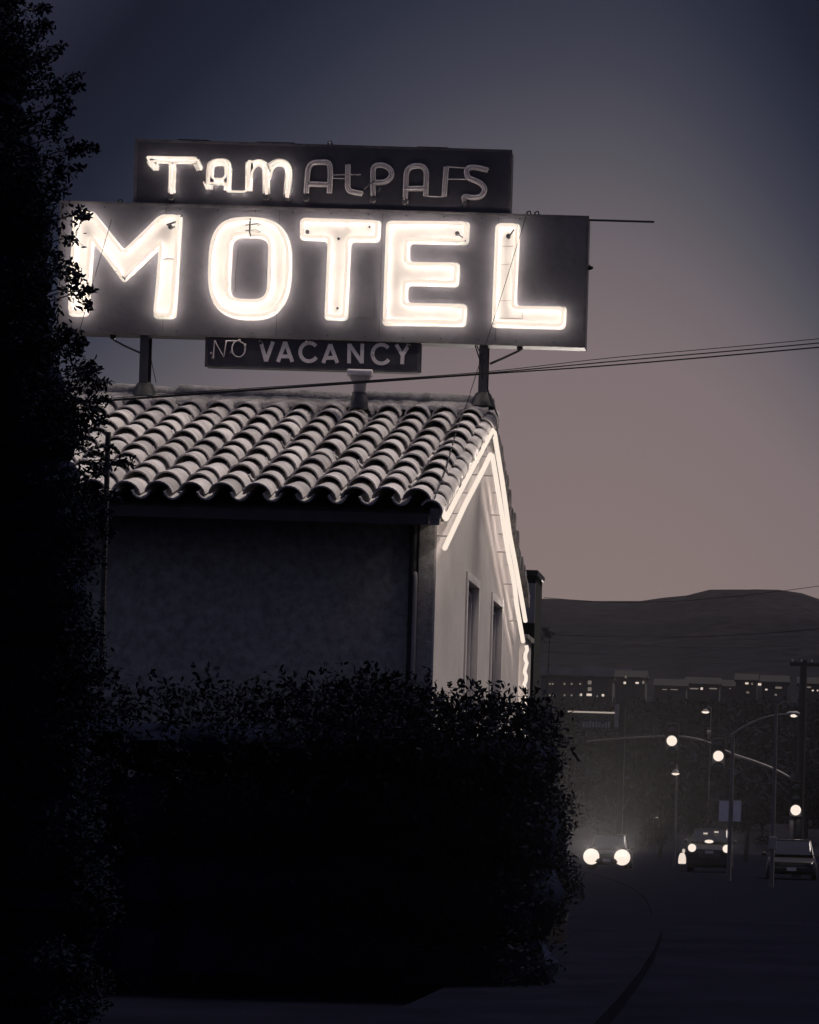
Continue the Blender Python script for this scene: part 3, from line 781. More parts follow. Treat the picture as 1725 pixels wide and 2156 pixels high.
# ------------------------------------------------------------------ hedge and tree
def hedge():
    h = thing('hedge', (-5.5, 19.5, 0), 'tall dark leafy hedge filling the foreground below the motel walls', 'hedge')
    core = MB(); pts = []
    # (px, py of top) outline followed at 19.5 m
    top = [(-60, 1400), (150, 1425), (300, 1448), (420, 1450), (520, 1452), (600, 1462), (650, 1468), (700, 1448), (750, 1440), (800, 1442), (840, 1446), (870, 1478), (900, 1490), (940, 1484), (990, 1484), (1040, 1478), (1075, 1480), (1100, 1500)]
    for i, (px, py) in enumerate(top):
        Y = 19.6; p = at(px, py, Y); rx = .42
        rx_ = rx if px < 1100 else .22
        z = p.z
        for k in range(5):
            zz = z - .44 - k * .55
            if zz < -.3: break
            lump(core, (p.x, Y + .55, zz), (rx_ * .9, .42, .38 if k else .20), seed=i * 9 + k)
        for k in range(5):
            zz = z - .32 - k * .55
            n = 1100 if px > 560 else 1000
            if k > 1: n //= 2
            pts += blob_pts((p.x, Y + .45, zz), (rx_, .62, .40), n, .75)
        nsp = 11 if px > 560 else 5
        for _ in range(nsp):       # upright shoots
            q = Vector((p.x + U(-.25, .25), Y + U(-.1, .6), z - .06)); hh = U(.06, .28); ln = U(-.08, .08)
            for s_ in range(int(hh * 60)):
                t = R(); pts.append(q + Vector((ln * t + U(-.02, .02), U(-.02, .02), hh * t)))
    core.build('inner_mass', m_deep, h, smooth=True)  # added solid lumps that keep the hedge opaque
    leafmesh('foliage', m_leaf2, h, pts, .055, up=.35)
hedge()
def shrub(px, py, Y, rx, h, label, n=2600, size=.06, ratio=.5):
    p = at(px, py, Y); g = gz(Y); cz = (p.z + g) / 2; rz_ = (p.z - g) / 2
    t = thing('shrub', (p.x, Y, g), label, 'shrub', 'shrubs along the pavement beyond the hedge')
    c = MB(); lump(c, (p.x, Y, cz - .15), (rx * .55, rx * .55, rz_ * .7), 12, seed=int(px)); 
    for k in range(4): c.tube([Vector((p.x + U(-.1, .1), Y + U(-.1, .1), g - .05)), Vector((p.x + U(-.3, .3) * rx, Y + U(-.2, .2), cz))], .02, 6, r2=.008)
    c.build('inner_mass', m_core, t)  # added solid lump behind the leaves, plus real woody stalks
    pts = []
    for k in range(9):
        a = U(0, 6.28); b = U(-.8, .85)
        pts += blob_pts((p.x + math.cos(a) * rx * .55, Y + math.sin(a) * rx * .5, cz + b * rz_ * .75), (rx * .5, rx * .5, rz_ * .32), n // 9, .6)
    leafmesh('foliage', m_leaf2, t, pts, size, up=.2)
shrub(1105, 1492, 23.5, .30, 2, 'tallest dark shrub at the right end of the hedge, under the lit gable', 3200)
shrub(1140, 1550, 26.5, .33, 2, 'dark shrub stepping down toward the street, second after the hedge end', 3000)
shrub(1168, 1620, 30, .36, 2, 'low dark shrub beside the bright headlights, farthest from the motel', 2600)
shrub(1085, 1760, 21.5, .28, 1.2, 'low loose shrub at the foot of the hedge end, by the pavement', 1800, .07)
# lit grass tuft
tg = thing('grass_clump', (*at(1125, 1960, 30.5).xy, gz(30)), 'clump of long grass blades by the pavement, faintly lit by the headlights', 'plant')
g = MB(); c0 = at(1130, 1950, 28.0)
for _ in range(70):
    bx = c0.x + U(-.28, .28); by = 28 + U(-.3, .3); h_ = U(.25, .62); ln = U(-.22, .22); w = .012
    z0 = gz(28); g.add([(bx - w, by, z0), (bx + w, by, z0), (bx + ln * .4 + w * .8, by, z0 + h_ * .6), (bx + ln * .4 - w * .8, by, z0 + h_ * .6), (bx + ln, by + U(-.1, .1), z0 + h_)], [(0, 1, 2, 3), (3, 2, 4)])
g.build('blades', mat('dry_grass', (.10, .09, .08), .9), tg)

tree = thing('tree', (*at(-40, 1800, 13).xy, 0), 'tall black leafy tree rising along the left edge in front of the sign', 'tree')
def big_tree():
    Y = 13.0
    tr = MB(); base = at(-60, 1700, Y); base.z = -.1
    tr.tube([base, at(-50, 1300, Y), at(-30, 800, Y), at(-60, 300, Y), at(-40, -100, Y)], .10, 10, r2=.03)
    tr.build('trunk', m_bark, tree, smooth=True)
    prof = [(-40, 30), (0, 40), (60, 52), (140, 62), (220, 72), (300, 84), (380, 98), (440, 120), (500, 118), (560, 118), (620, 118), (680, 118), (740, 128), (800, 150), (860, 160), (920, 168), (1000, 178), (1080, 185), (1160, 190), (1240, 200), (1320, 205), (1400, 205), ] + [(py, 200) for py in range(1470, 2260, 62)]
    core = MB(); pts = []
    for i, (py, px) in enumerate(prof):
        e = at(px, py, Y); 
        lump(core, (e.x - .32, Y + .28, e.z), (.22, .2, .15), seed=100 + i)
        lump(core, (e.x - .70, Y + .35, e.z), (.36, .3, .2), seed=200 + i)
        pts += blob_pts((e.x - .5, Y + .02, e.z), (.3, .10, .10), 260, .3)
        for k in range(4):
            pts += blob_pts((e.x - U(.02, .2), Y + U(-.2, .3), e.z + U(-.1, .1)), (.13, .16, .10), 260, .3)
    sprigs = [((40, 60), (85, 30)), ((60, 100), (112, 62)), ((80, 130), (135, 95)), ((90, 170), (125, 175)), ((90, 200), (165, 168)), ((110, 190), (172, 155)), ((95, 230), (150, 215)), ((100, 270), (158, 240)), ((110, 330), (160, 300)), ((120, 320), (190, 292)), ((115, 360), (165, 345)), ((120, 400), (150, 375)),
              ((110, 290), (150, 262)), ((140, 455), (178, 450)), ((160, 450), (200, 470)), ((140, 500), (168, 515)), ((140, 575), (165, 572)), ((140, 612), (182, 600)), ((150, 620), (176, 632)), ((150, 600), (185, 590)), ((140, 720), (150, 700)),
              ((140, 760), (195, 735)), ((150, 790), (190, 752)), ((165, 800), (222, 790)), ((170, 815), (228, 802)), ((160, 850), (215, 830)), ((170, 880), (220, 870)), ((180, 950), (232, 940)), ((180, 1010), (240, 990)), ((190, 970), (275, 968)), ((190, 1060), (250, 1040)), ((190, 1100), (235, 1090)), ((60, 20), (75, -10)), ((140, 690), (160, 712)), ((200, 900), (228, 880)), ((180, 1130), (235, 1120))]
    tw = MB()
    for (a, b) in sprigs:
        A, B = at(*a, Y), at(*b, Y); B.y += U(-.2, .2)
        mid = (A + B) / 2 + Vector((0, 0, U(-.02, .02)))
        tw.tube([A - Vector((.15, 0, .05)), A, mid, B], .004, 5, r2=.0015)
        L = (B - A).length
        for _ in range(int(L * 480) + 14):
            t = R() ** .8; q = A.lerp(B, t) + Vector((random.gauss(0, 1), random.gauss(0, 1), random.gauss(0, 1))) * (.026 * (1.25 - t))
            pts.append(q)
    cr = leafmesh('crown', m_leaf, tree, pts, .030)
    core.build('crown_core', m_deep, tree, smooth=True)
    each(tw, 'branch', m_bark, tree)
big_tree()
st_ = thing('wooden_stake', at(228, 975, 20.5), 'dark upright stake poking up before the tiles by the tree', 'post')
b = MB(); p = at(228, 910, 20.5); q = at(228, 985, 20.5); b.tube([Vector((p.x, 20.5, p.z)), Vector((p.x, 20.5, 2.0))], .022, 8); b.build('shaft', m_bark, st_)

# ------------------------------------------------------------------ overhead wires
def catenary(name, px0, px1, n, r, label, group, extend=0):
    pts = [at(x, y, Y) for x, y, Y in px0]
    P = []
    k = len(pts)
    for i in range(k - 1):
        p0, p1, p2, p3 = pts[max(i - 1, 0)], pts[i], pts[i + 1], pts[min(i + 2, k - 1)]
        for j in range(n):
            t = j / n; P.append(.5 * ((2 * p1) + (p2 - p0) * t + (2 * p0 - 5 * p1 + 4 * p2 - p3) * t * t + (3 * p1 - p0 - 3 * p2 + p3) * t ** 3))
    P.append(pts[-1]); mb = MB(); mb.tube(P, r, 6); return tag(mb.build(name, m_wire, smooth=True), label, 'wire', group)
G1 = 'service wires crossing in front of the roof'
catenary('overhead_wire', [(-200, 872, 14), (175, 843, 14), (430, 824, 14), (760, 802, 14), (1030, 782, 14), (1300, 752, 14), (1725, 713, 14), (2300, 650, 14)], 0, 6, .0022, 'thinnest and uppermost of the wires crossing before the tiled roof', G1)
catenary('overhead_wire', [(-200, 874, 13.9), (175, 846, 13.9), (430, 827, 13.9), (760, 804, 13.9), (1030, 785, 13.9), (1300, 760, 13.9), (1725, 722, 13.9), (2300, 665, 13.9)], 0, 6, .0034, 'middle wire of the bundle crossing before the tiled roof', G1)
catenary('overhead_wire', [(-200, 877, 13.8), (175, 848, 13.8), (430, 829, 13.8), (760, 806, 13.8), (1030, 787, 13.8), (1300, 768, 13.8), (1725, 731, 13.8), (2300, 678, 13.8)], 0, 6, .0040, 'lowest and thickest wire of the bundle crossing before the tiled roof', G1)
G2 = 'distant wires across the hill'
for pts_, lab, r in (
    ([(1145, 1258, 90), (1280, 1268, 90), (1420, 1266, 88), (1580, 1252, 86), (1725, 1234, 84), (1850, 1215, 82)], 'distant wire running just along the hill skyline', .010),
    ([(1165, 1336, 95), (1280, 1340, 95), (1450, 1341, 95), (1600, 1334, 93), (1725, 1324, 90), (1850, 1310, 90)], 'darkest distant wire crossing the middle of the hillside', .018),
    ([(1140, 1352, 100), (1300, 1358, 100), (1500, 1364, 100), (1690, 1360, 100)], 'distant wire just under the darkest one on the hillside', .010),
    ([(1140, 1372, 110), (1300, 1380, 110), (1500, 1384, 110), (1690, 1392, 100)], 'lowest distant wire leading to the top of the dark utility pole', .008)):
    catenary('distant_wire', pts_, 0, 6, r, lab, G2)

# ------------------------------------------------------------------ street furniture in the distance
def ground_at(Y): return gz(min(Y, 300))
def lampglow(pos, r, parent, name='lamp', n=14):
    mb = MB(); mb.lathe((pos.x, pos.y - .02, pos.z), [(r * .5, -r * .55), (r * .85, -r * .3), (r, 0), (r, .03)], n, axis='Y'); return mb.build(name, m_lamp, parent, smooth=True)

YSIG = 100.0
def signal_head(pos, parent, lit, watts, col=(1, .9, .82)):
    hb = MB(); x, y, z = pos      # z: centre of the lit lens
    zc = z + {0: -.44, 1: 0, 2: .44}[lit]
    hb.box((x - .26, y, zc - .70), (x + .26, y + .22, zc + .70)); h_ = hb.build('signal_head', m_black, parent, bevel=.03)
    for i in range(3):
        zz = zc + (1 - i) * .44
        l = MB(); l.lathe((x, y - .03, zz), [(.12, -.03), (.18, -.015), (.205, .02), (.205, .035)], 14, axis='Y'); l.build('lens', m_lamp if i == lit else m_cglass, h_, smooth=True)
        vz = MB(); n = 8; vs = []
        for d in (0, -.2):
            for j in range(n + 1):
                q = math.radians(10 + 160 * j / n); vs.append((x + .22 * math.cos(q), y + d - .001, zz + .22 * math.sin(q)))
        vz.add(vs, [(j, j + 1, n + 2 + j, n + 1 + j) for j in range(n)]); vz.build('visor', m_black, h_)
    ld = bpy.data.lights.new('signal_light', 'POINT'); ld.energy = watts; ld.color = col; ld.shadow_soft_size = .05
    lo = bpy.data.objects.new('signal_light', ld); COL.objects.link(lo); lo.parent = h_; lo.location = Vector((x, y - .3, z)) - wloc(h_)
    return h_
px_ = at(1668, 1700, YSIG)
ts = thing('traffic_signal', (px_.x, YSIG, gz(YSIG)), 'traffic signal with a long curved mast arm, two lit heads on it and one low', 'traffic light')
s = MB(); s.tube([Vector((px_.x, YSIG, gz(YSIG) - .1)), Vector((px_.x, YSIG, at(1665, 1628, YSIG).z))], .13, 12, r2=.09); s.build('post', m_pole, ts, smooth=True)
s = MB(); arm = [at(x, y, YSIG) for x, y in ((1665, 1640), (1635, 1622), (1590, 1604), (1540, 1588), (1490, 1562), (1450, 1552), (1400, 1550), (1330, 1553), (1235, 1561))]
s.tube(rounded(arm, .5, False), .075, 10, r2=.03); s.build('mast_arm', m_pole, ts, smooth=True)
signal_head(at(1415, 1560, YSIG - .2), ts, 1, 6)
signal_head(at(1513, 1592, YSIG - .2), ts, 1, 10)
signal_head(at(1676, 1706, YSIG - .3), ts, 2, 10)
s = MB(); p = at(1492, 1556, YSIG); s.tube([p, p + Vector((0, 0, .2))], .025, 6); s.lathe((p.x, p.y, p.z + .2), [(.05, 0), (.08, .04), (.08, .1), (.03, .14)], 10); s.build('detector', m_pale, ts)

YL = 85.0
lp = at(1539, 1700, YL)
la = thing('street_lamp', (lp.x, YL, gz(YL)), 'street lamp post with two banners and a long curved arm to a lit lamp', 'street lamp')
s = MB(); s.tube([Vector((lp.x, YL, gz(YL) - .1)), Vector((lp.x + .02, YL, at(1540, 1545, YL).z))], .085, 10, r2=.055); s.build('post', m_pole, la, smooth=True)
s = MB(); s.tube(rounded([at(x, y, YL) for x, y in ((1540, 1548), (1565, 1532), (1600, 1514), (1635, 1505), (1668, 1504))], .4, False), .045, 8, r2=.03); s.build('arm', m_pole, la, smooth=True)
s = MB(); p = at(1672, 1505, YL); s.lathe((p.x - .25, YL, p.z + .03), [(.03, 0), (.08, .1), (.09, .35), (.04, .45)], 12, axis='X'); lh = s.build('lamp_head', m_pale, la, smooth=True)
s = MB(); s.lathe((p.x - .12, YL - .02, p.z - .02), [(.02, 0), (.06, .04), (.07, .15), (.03, .24)], 12, axis='X'); s.build('lamp', m_lamp, lh, smooth=True)
for (x0, x1, pr) in ((1515, 1534, 0), (1544, 1560, 1)):
    a, b = at(x0, 1686, YL), at(x1, 1730, YL)
    s = MB(); s.box((a.x, YL - .01, b.z), (b.x, YL + .01, a.z)); bn = s.build('banner', m_banner, la)
    s = MB(); cx = (a.x + b.x) / 2; w = abs(b.x - a.x)
    if pr: s.ribbon([Vector((a.x + w * .3, YL - .018, b.z + .2)), Vector((a.x + w * .3, YL - .018, a.z - .15)), Vector((a.x + w * .55, YL - .018, a.z - .12)), Vector((a.x + w * .62, YL - .018, a.z - .35))], .05, .004)
    else: s.ribbon([Vector((a.x + w * .2, YL - .018, b.z + .32)), Vector((a.x + w * .5, YL - .018, b.z + .42)), Vector((a.x + w * .8, YL - .018, b.z + .25))], .04, .004)
    s.build('print', m_banner2, bn)
    s = MB(); xa = min(a.x, lp.x); xb = max(b.x, lp.x)
    for zz in (a.z + .01, b.z - .01): s.tube([Vector((xa, YL, zz)), Vector((xb, YL, zz))], .014, 6)
    each(s, 'banner_rod', m_iron, bn)

YP = 75.0; p0 = at(1631, 1650, YP)
tp = thing('tall_pole', (at(1626, 1790, YP).x, YP, gz(YP)), 'plain tall galvanised pole with a small control box, right of the banner post', 'pole')
s = MB(); s.tube([Vector((p0.x, YP, gz(YP) - .1)), Vector((p0.x, YP, at(1635, 1482, YP).z))], .075, 10, r2=.045); s.build('shaft', m_pole, tp, smooth=True)
s = MB(); a = at(1617, 1762, YP); b = at(1633, 1788, YP); s.box((p0.x - .11, YP - .2, b.z), (p0.x + .11, YP - .08, a.z)); s.build('control_box', m_pale, tp, bevel=.01)
s = MB(); s.tube([at(1636, 1486, YP), at(1660, 1474, YP), at(1683, 1464, YP)], .02, 6); s.build('stay_arm', m_pole, tp)

YU = 100.0; p0 = at(1690, 1500, YU)
up_ = thing('utility_pole', (p0.x, YU, gz(YU)), 'thick dark wooden utility pole with a crossarm near the right edge', 'pole')
s = MB(); zt = at(1687, 1390, YU).z; s.tube([Vector((p0.x, YU, gz(YU) - .2)), Vector((p0.x, YU, zt))], .20, 10, r2=.15); s.build('shaft', m_black, up_, smooth=True)
s = MB(); s.box((p0.x - .55, YU - .22, zt - .25), (p0.x + .75, YU - .17, zt - .1)); 
ca = s.build('crossarm', m_black, up_)
s = MB()
for dx in (-.45, -.1, .3, .65): s.lathe((p0.x + dx, YU - .195, zt - .1), [(.03, 0), (.05, .04), (.03, .12)], 8)
each(s, 'insulator', m_pale, ca)

def post_lamp(px, py, Y, label, r=.12, arm=.5, hpole=None):
    p = at(px, py, Y); g = gz(min(Y, 300))
    t = thing('street_lamp', (p.x - arm, Y, g), label, 'street lamp', 'small distant street lamps')
    s = MB(); s.tube([Vector((p.x + arm, Y, g - .1)), Vector((p.x + arm, Y, p.z + .25)), Vector((p.x + arm * .6, Y, p.z + .4)), Vector((p.x, Y, p.z + .12))], .06, 8, r2=.04); s.build('post', m_pole, t, smooth=True)
    s = MB(); s.lathe((p.x, Y, p.z), [(r * .6, -.05), (r, 0), (r * .9, .08), (r * .4, .16)], 12); h = s.build('lamp_head', m_pale, t, smooth=True)
    s = MB(); s.lathe((p.x, Y, p.z - .055), [(r * .5, -r * .6), (r * 1.2, -r * .3), (r * 1.2, .0)], 12); s.build('lamp', m_lamp, h, smooth=True)
post_lamp(1423, 1626, 130, 'small lit lamp on a thin post between the curved mast arm and the cars', .16, .06)
post_lamp(1486, 1497, 230, 'tiny lit lamp high above the mast arm, before the dark hillside', .28, .5)

post_lamp(1359, 1712, 260, 'tiny lamp low over the street, leftmost of three between the two cars', .16, .3)
post_lamp(1371, 1718, 262, 'tiny lamp low over the street, middle of three between the two cars', .16, .3)
post_lamp(1382, 1720, 264, 'tiny lamp low over the street, rightmost of three between the two cars', .16, .3)
# billboard frame with light bar
YB2 = 150.0; g = gz(YB2)
a, b = at(1196, 1500, YB2), at(1312, 1500, YB2); zc = (a.z + b.z) / 2
bb_ = thing('billboard', (b.x, YB2, g), 'distant roadside billboard frame with a bright light bar along its top', 'billboard')
s = MB(); s.box((a.x, YB2 - .1, zc - .045), (b.x - .32, YB2, zc + .045)); s.build('light_bar', glow('bar_glow', .36), bb_)
s = MB(); q = at(1303, 1480, YB2); s.box((q.x + .08, YB2 - .2, g - .1), (q.x + .42, YB2 + .3, at(1310, 1492, YB2).z)); s.build('post', m_black, bb_)
s = MB(); q1 = at(1296, 1482, YB2); q2 = at(1303, 1532, YB2); s.box((q1.x, YB2 - .3, q2.z), (q2.x, YB2 - .21, q1.z)); s.build('side_panel', m_pale, bb_)
s = MB(); q1, q2 = at(1222, 1512, YB2), at(1292, 1537, YB2); s.box((q1.x, YB2, q2.z), (q2.x + .3, YB2 + .1, q1.z)); fb = s.build('board', m_farw, bb_)
s = MB(); nx_ = 9
for i in range(nx_):
    x0 = q1.x + .15 + i * (q2.x - q1.x - .3) / nx_; s.box((x0, YB2 - .02, q2.z + .12), (x0 + .14, YB2 - .004, q2.z + .12 + U(.2, .4)))
each(s, 'lettering', m_pale, fb)

# low white marker, self-lit to stand for the light it reflects
YM = 104.0; p = at(1437, 1803, YM); zg = gz(YM)
wm = thing('road_marker', (p.x, YM, zg), 'small white road marker made to glow, with a knob on top, left of the dark car', 'marker')
s = MB(); zb_ = at(1437, 1819, YM).z; s.lathe((p.x, YM, 0), [(.14, zb_), (.16, zb_ + .05), (.15, zb_ + .25), (.12, zb_ + .36), (.07, zb_ + .44)], 12); 
q_ = MB(); q_.lathe((p.x, YM, 0), [(.05, zg), (.05, zb_ - .002)], 8); q_.build('stem', m_black, wm)
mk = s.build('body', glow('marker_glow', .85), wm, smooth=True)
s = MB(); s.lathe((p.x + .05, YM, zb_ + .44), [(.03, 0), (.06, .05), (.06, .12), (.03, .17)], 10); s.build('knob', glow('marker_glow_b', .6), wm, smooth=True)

# ------------------------------------------------------------------ cars
def car(name, X, Y, width, height, label, group, paint, lit, watts, lampr, hood=None, lampz=None, platez=.33):
    g = gz(Y); root = thing(name, (X, Y, g), label, 'car', group); w = width / 2; O = Vector((X, Y, g))
    Ln = 4.5
    # stations along the length: (y, half width, z low, z high)
    def loft(st, name, m, parent, bev=.04, taper=.92):
        mb = MB(); vs = []; 
        for (y, hw, z0, z1) in st:
            zm = z0 + (z1 - z0) * .55
            vs += [O + Vector(q) for q in ((-hw * .93, y, z0), (-hw, y, z0 + .1), (-hw, y, zm), (-hw * taper, y, z1), (hw * taper, y, z1), (hw, y, zm), (hw, y, z0 + .1), (hw * .93, y, z0))]
        fs = []
        for i in range(len(st) - 1):
            for j in range(8): fs.append((i * 8 + j, i * 8 + (j + 1) % 8, (i + 1) * 8 + (j + 1) % 8, (i + 1) * 8 + j))
        fs += [tuple(range(8)), tuple(range((len(st) - 1) * 8, len(st) * 8))[::-1]]
        mb.add(vs, fs); return mb.build(name, m, parent, smooth=True, bevel=bev)
    hz = hood or height * .50 + .08
    lz = lampz or hz * .68
    body = loft([(0, w * .86, .28, hz * .80), (.10, w * .95, .22, hz * .86), (.5, w, .2, hz * .93), (1.15, w, .2, hz), (3.6, w, .2, hz + .04), (4.3, w * .97, .25, hz + .02), (Ln, w * .88, .35, hz - .1)], 'body', paint, root)
    loft([(1.15, w * .86, hz - .03, hz + .02), (1.75, w * .80, hz - .02, height - .05), (2.3, w * .78, hz, height), (3.5, w * .76, hz, height - .03), (4.15, w * .78, hz, hz + .08)], 'cabin', m_cglass, root, taper=.86)
    rp_ = MB(); rp_.prism([O + Vector(q) for q in ((-w * .68, 1.85, height - .035), (w * .68, 1.85, height - .035), (w * .66, 3.5, height - .02), (-w * .66, 3.5, height - .02))], (0, 0, .04)); rp_.build('roof', paint, root, bevel=.015)
    s = MB()
    for sx in (-1, 1): s.tube([O + Vector((sx * w * .85, 1.12, hz)), O + Vector((sx * w * .70, 1.80, height - .04))], .035, 6)
    each(s, 'windscreen_pillar', paint, root)
    s = MB(); s.box(O + Vector((-w * .50, -.025, hz * .52)), O + Vector((w * .50, .03, hz * .72)))
    gr = s.build('grille', m_black, root, bevel=.01)
    s = MB()
    for i in range(4): s.box(O + Vector((-w * .48, -.04, hz * (.54 + i * .05))), O + Vector((w * .48, -.026, hz * (.55 + i * .05))))
    each(s, 'grille_bar', m_chrome, gr)
    s = MB(); s.box(O + Vector((-w * .90, -.09, .30)), O + Vector((w * .90, .05, .46))); s.build('bumper', paint, root, bevel=.03)
    s = MB(); s.box(O + Vector((-.17, -.115, platez)), O + Vector((.17, -.095, platez + .12))); s.build('number_plate', m_plate, root)
    for sx in (-1, 1):
        for yy in (.85, 3.6):
            s = MB(); s.lathe(O + Vector((sx * (w - .10) - .1, yy, .32)), [(.26, 0), (.32, .03), (.32, .17), (.26, .2)], 20, axis='X'); ty = s.build('wheel', m_tyre, root, smooth=True)
            s = MB(); s.lathe(O + Vector((sx * (w - .10) - .104, yy, .32)), [(.10, 0), (.19, .012), (.19, .196), (.10, .208)], 16, axis='X'); s.build('rim', m_chrome, ty, smooth=True)
        s = MB(); s.lathe(O + Vector((sx * (w + .10), 1.25, hz + .10)), [(.05, -.05), (.09, 0), (.09, .06), (.04, .1)], 10, axis='Y'); s.build('wing_mirror', paint, root, smooth=True)
        hx = sx * lit_sp / 2; zz = lz
        s = MB(); s.lathe(O + Vector((hx, -.06, zz)), [(lampr * .6, -.045), (lampr * .9, -.02), (lampr, .02), (lampr, .10)], 18, axis='Y')
        hl = s.build('headlight', m_lamp if lit else m_cglass, root, smooth=True)
        if lit:
            ld = bpy.data.lights.new('beam', 'SPOT'); ld.energy = watts; ld.spot_size = math.radians(14); ld.spot_blend = .5; ld.shadow_soft_size = .08; ld.color = (1, .9, .82)
            lo = bpy.data.objects.new('beam', ld); COL.objects.link(lo); lo.parent = hl
            lo.location = Vector((hx, -.14, zz)); lo.rotation_euler = Vector((.05, -1, .10)).to_track_quat('-Z', 'Y').to_euler()
    return root
lit_sp = 1.3
pA = at(1278, 1804, 108); car('car', pA.x, 108, 1.75, 1.48, 'oncoming car with the two biggest blazing headlights beside the shrubs', 'cars on the street', m_carp, True, 34000, .34, lampz=.53)
lit_sp = 1.46
pB = at(1494, 1788, 108); cB = car('car', pB.x, 108, 1.9, 1.86, 'dark car with smaller lit headlights and a pale plate, below the banner post', 'cars on the street', m_carp, True, 4000, .17, hood=1.2, lampz=1.02, platez=.80)
lit_sp = 1.4
car('car', at(1668, 1800, 92).x, 92, 1.85, 1.45, 'unlit dark parked car at the right edge of the street', 'cars on the street', m_carp, False, 0, .1)
# glowing pieces standing for reflections on the second car's hood and windscreen
O = cB.location
s = MB(); s.lathe(Vector((O.x - .02, 107.90, at(1492, 1772, 107.9).z)), [(.03, 0), (.1, .01), (.1, .04)], 12, axis='Y'); 
for v in range(len(s.v)):
    x, y, z = s.v[v]; zc_ = at(1492, 1772, 107.9).z; s.v[v] = (O.x - .02 + (x - O.x + .02) * 1.9, y, zc_ + (z - zc_) * .75)
s.build('hood_glint', m_lamp, cB, smooth=True)
s = MB()
for (x, y) in ((1486, 1755), (1509, 1752)):
    p = at(x, y, 109.6); s.box((p.x - .09, 109.5, p.z - .03), (p.x + .09, 109.56, p.z + .03))
each(s, 'screen_glint', m_win, cB)

# ------------------------------------------------------------------ distant buildings with lit windows
def hz_at(Y): return (Y - 300) / 260 * 26 + gz(300)
def house(px, py, wpx, hpx, Y, label, wins, cat='house', gable=True):
    c = at(px, py, Y); w = wpx / F * Y; h = hpx / F * Y; g = min(hz_at(Y), c.z - h) - 1.0
    t = thing('hillside_house' if cat == 'house' else 'apartment_block', (c.x, Y, g), label, cat, 'lit buildings at the foot of the hill')
    b = MB(); b.box((c.x - w / 2, Y, g), (c.x + w / 2, Y + 8, c.z)); b.build('wall', m_farw, t)
    b = MB()
    if gable: b.prism([Vector((c.x - w / 2 - .4, Y - .4, c.z + .01)), Vector((c.x - w / 2 - .4, Y + 8.4, c.z + .01)), Vector((c.x - w / 2 - .4, Y + 4, c.z + 1.8))], (w + .8, 0, 0))
    else: b.box((c.x - w / 2 - .3, Y - .3, c.z + .01), (c.x + w / 2 + .3, Y + 8.3, c.z + .5))
    b.build('roof', m_farr, t)
    for (x, y, ww, hh, br) in wins:
        q = at(x, y, Y - .05); a = ww / 2 / F * Y; e_ = hh / 2 / F * Y
        s = MB(); s.box((q.x - a - .12, Y - .06, q.z - e_ - .12), (q.x + a + .12, Y - .003, q.z + e_ + .12)); fr = s.build('window', m_farr, t)
        s = MB(); s.box((q.x - a, Y - .10, q.z - e_), (q.x + a, Y - .065, q.z + e_)); s.build('pane', m_win if br else m_windim, fr)
house(1215, 1428, 150, 50, 560, 'long dark apartment block with rows of windows, lowest row lit, left of the billboard',
      [(x, y, 4, 4, 0) for x in (1158, 1164, 1189, 1204, 1222) for y in (1440, 1464)] + [(1242, 1437, 8, 8, 0), (1242, 1451, 8, 8, 0), (1224, 1463, 4, 5, 1), (1241, 1463, 11, 5, 1), (1270, 1464, 5, 5, 1), (1258, 1466, 3, 4, 0)], 'building', False)
house(1328, 1426, 62, 40, 575, 'small dark house with two bright square windows near the tall billboard post', [(1316, 1438, 5, 5, 1), (1342, 1438, 7, 4, 1), (1355, 1437, 5, 7, 0), (1318, 1425, 4, 6, 0)])
house(1412, 1444, 66, 26, 590, 'low dark house with one dim strip window left of the pale roofed house', [(1400, 1452, 10, 2, 0), (1420, 1452, 16, 2, 0)])
house(1480, 1440, 70, 26, 600, 'pale roofed house with one round bright porch light', [(1478, 1450, 5, 5, 1), (1462, 1450, 18, 3, 0), (1502, 1450, 16, 3, 0)])
house(1572, 1432, 44, 34, 610, 'dark house with a single wide bright window high on its wall', [(1573, 1439, 7, 4, 1), (1584, 1440, 4, 4, 0), (1575, 1458, 6, 4, 0)])
house(1632, 1436, 56, 34, 605, 'dark house with dim slanting porch lights below its eave', [(1600, 1441, 7, 5, 1), (1640, 1448, 14, 4, 0), (1614, 1452, 5, 3, 1), (1634, 1463, 5, 4, 0)])
house(1712, 1440, 60, 34, 600, 'dark house at the right edge with two tiny lights', [(1712, 1454, 4, 3, 1), (1703, 1447, 10, 3, 0), (1722, 1454, 3, 3, 1)])
house(1540, 1445, 40, 28, 620, 'dark house with one tiny lit window between its lit neighbours', [(1538, 1450, 3, 2, 0), (1555, 1462, 3, 3, 1)])
wb = at(1133, 1402, 720); wb2 = at(1330, 1408, 720)
s = MB(); s.box((wb.x, 720, wb.z - 8), (wb2.x, 720.6, wb.z)); tag(s.build('retaining_wall', mat('far_concrete', (.30, .27, .27), .9, .5, .05), None), 'long pale retaining wall crossing the lower hillside above the lit windows', 'wall')

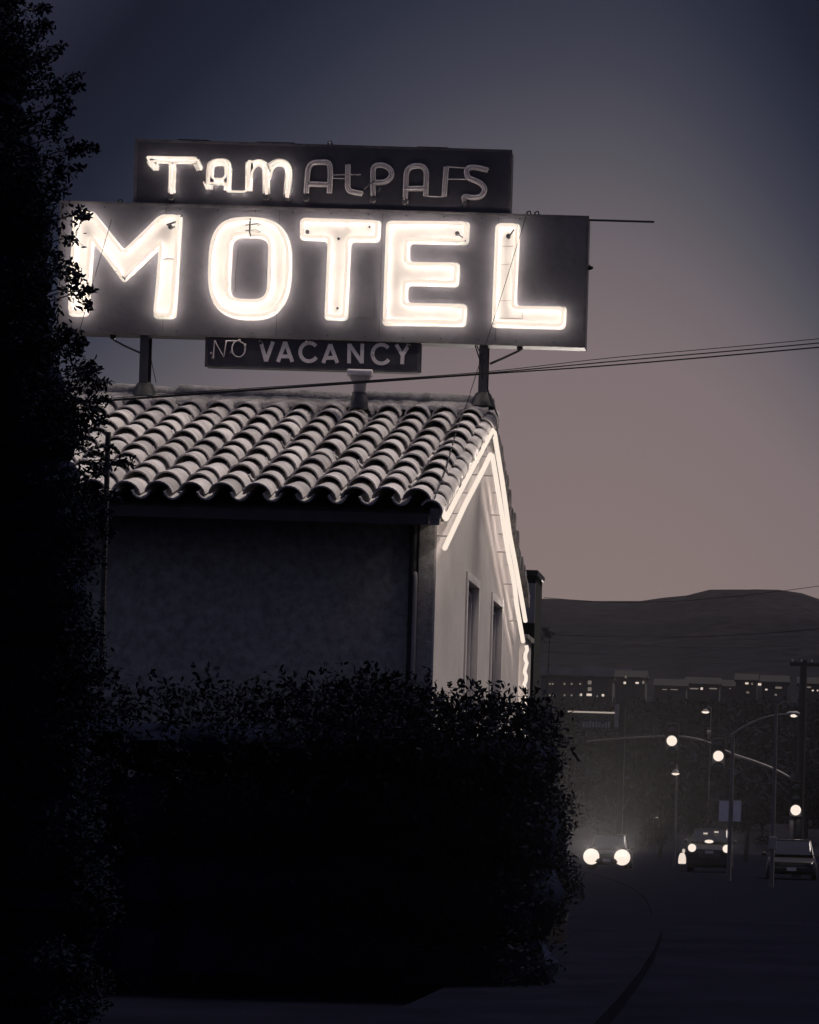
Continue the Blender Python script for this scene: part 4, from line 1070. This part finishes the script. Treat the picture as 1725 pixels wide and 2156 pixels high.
# mid-distance trees between the street and the hill
def far_tree(px, py, Y, rpx, label, n=3600):
    g = gz(min(Y, 300)); p = at(px, py, Y); r = rpx / F * Y; cz = p.z - r * .9
    t = thing('street_tree', (p.x, Y, g), label, 'tree', 'dark trees beyond the cars')
    s = MB(); s.tube([Vector((p.x, Y, g - .2)), Vector((p.x + .1, Y, cz))], r * .10, 8, r2=r * .05)
    for k in range(4): s.tube([Vector((p.x, Y, cz - r * .6)), Vector((p.x + U(-.5, .5) * r, Y + U(-.4, .4) * r, cz + U(0, .5) * r))], r * .04, 6, r2=r * .015)
    s.build('trunk', m_bark, t)
    pts = []
    for k in range(13): pts += blob_pts((p.x + U(-.7, .7) * r, Y + U(-.5, .5) * r, cz + U(-.95, .55) * r), (r * .42, r * .42, r * .34), n // 13, .2)
    leafmesh('crown', m_leaf, t, pts, r * .085)
for a in ((1150, 1310, 60, 20, 'dark tree crown right behind the flat topped block', 1800), (1195, 1620, 160, 60, 'dark round tree standing left of the billboard post'), (1300, 1640, 190, 62, 'wide dark tree below the billboard'),
          (1395, 1665, 200, 55, 'dark tree behind the thin lit lamp post'), (1470, 1670, 210, 55, 'dark tree above the car with the pale plate'), (1575, 1660, 180, 58, 'dark tree between the banner post and the tall pole'),
          (1700, 1600, 170, 70, 'tallest dark tree at the right edge behind the low signal head')):
    far_tree(*a)
def woods():
    pts = []
    for _ in range(260):
        px = U(1080, 1740); Y = U(430, 540); g = hz_at(Y); c = at(px, 1500, Y); h = U(3, 8) * (.8 + .4 * mn.noise(Vector((px * .02, 0, 0))))
        pts += blob_pts((c.x, Y, g + h * .5), (U(3, 5), 3, h * .55), 70, .3)
    for _ in range(200):
        px = U(1080, 1740); Y = U(540, 556); q = at(px, 1474 + U(-3, 10), Y); g = hz_at(Y); h = max(1.5, q.z - g)
        pts += blob_pts((q.x, Y, g + h * .5), (U(2, 3.5), 1.5, h * .5), 60, .3)
    for _ in range(260):
        px = U(1080, 1740); Y = U(330, 430); g = hz_at(Y); c = at(px, 1500, Y); h = U(3, 7)
        pts += blob_pts((c.x, Y, g + h * .5), (U(2.5, 4), 3, h * .55), 60, .3)
    o = leafmesh('woodland', m_core, None, pts, 1.5); tag(o, 'dark scrub and trees covering the flat at the foot of the hill', 'woodland', None, 'stuff')
woods()

# ------------------------------------------------------------------ evening haze
hb = MB(); hb.box((-420, -30, -1), (420, 1890, 190))
m_haze = bpy.data.materials.new('haze'); m_haze.use_nodes = True
t = m_haze.node_tree; t.nodes.clear(); o_ = N('ShaderNodeOutputMaterial', t); v_ = N('ShaderNodeVolumePrincipled', t)
v_.inputs['Color'].default_value = (.85, .83, .85, 1); v_.inputs['Density'].default_value = .00006; v_.inputs['Anisotropy'].default_value = .75
t.links.new(v_.outputs[0], o_.inputs['Volume'])
tag(hb.build('haze', m_haze), 'thin evening haze over the street and hill', 'haze', None, 'stuff')
print('OBJECTS', len(bpy.data.objects), 'FACES', sum(len(m.polygons) for m in bpy.data.meshes))
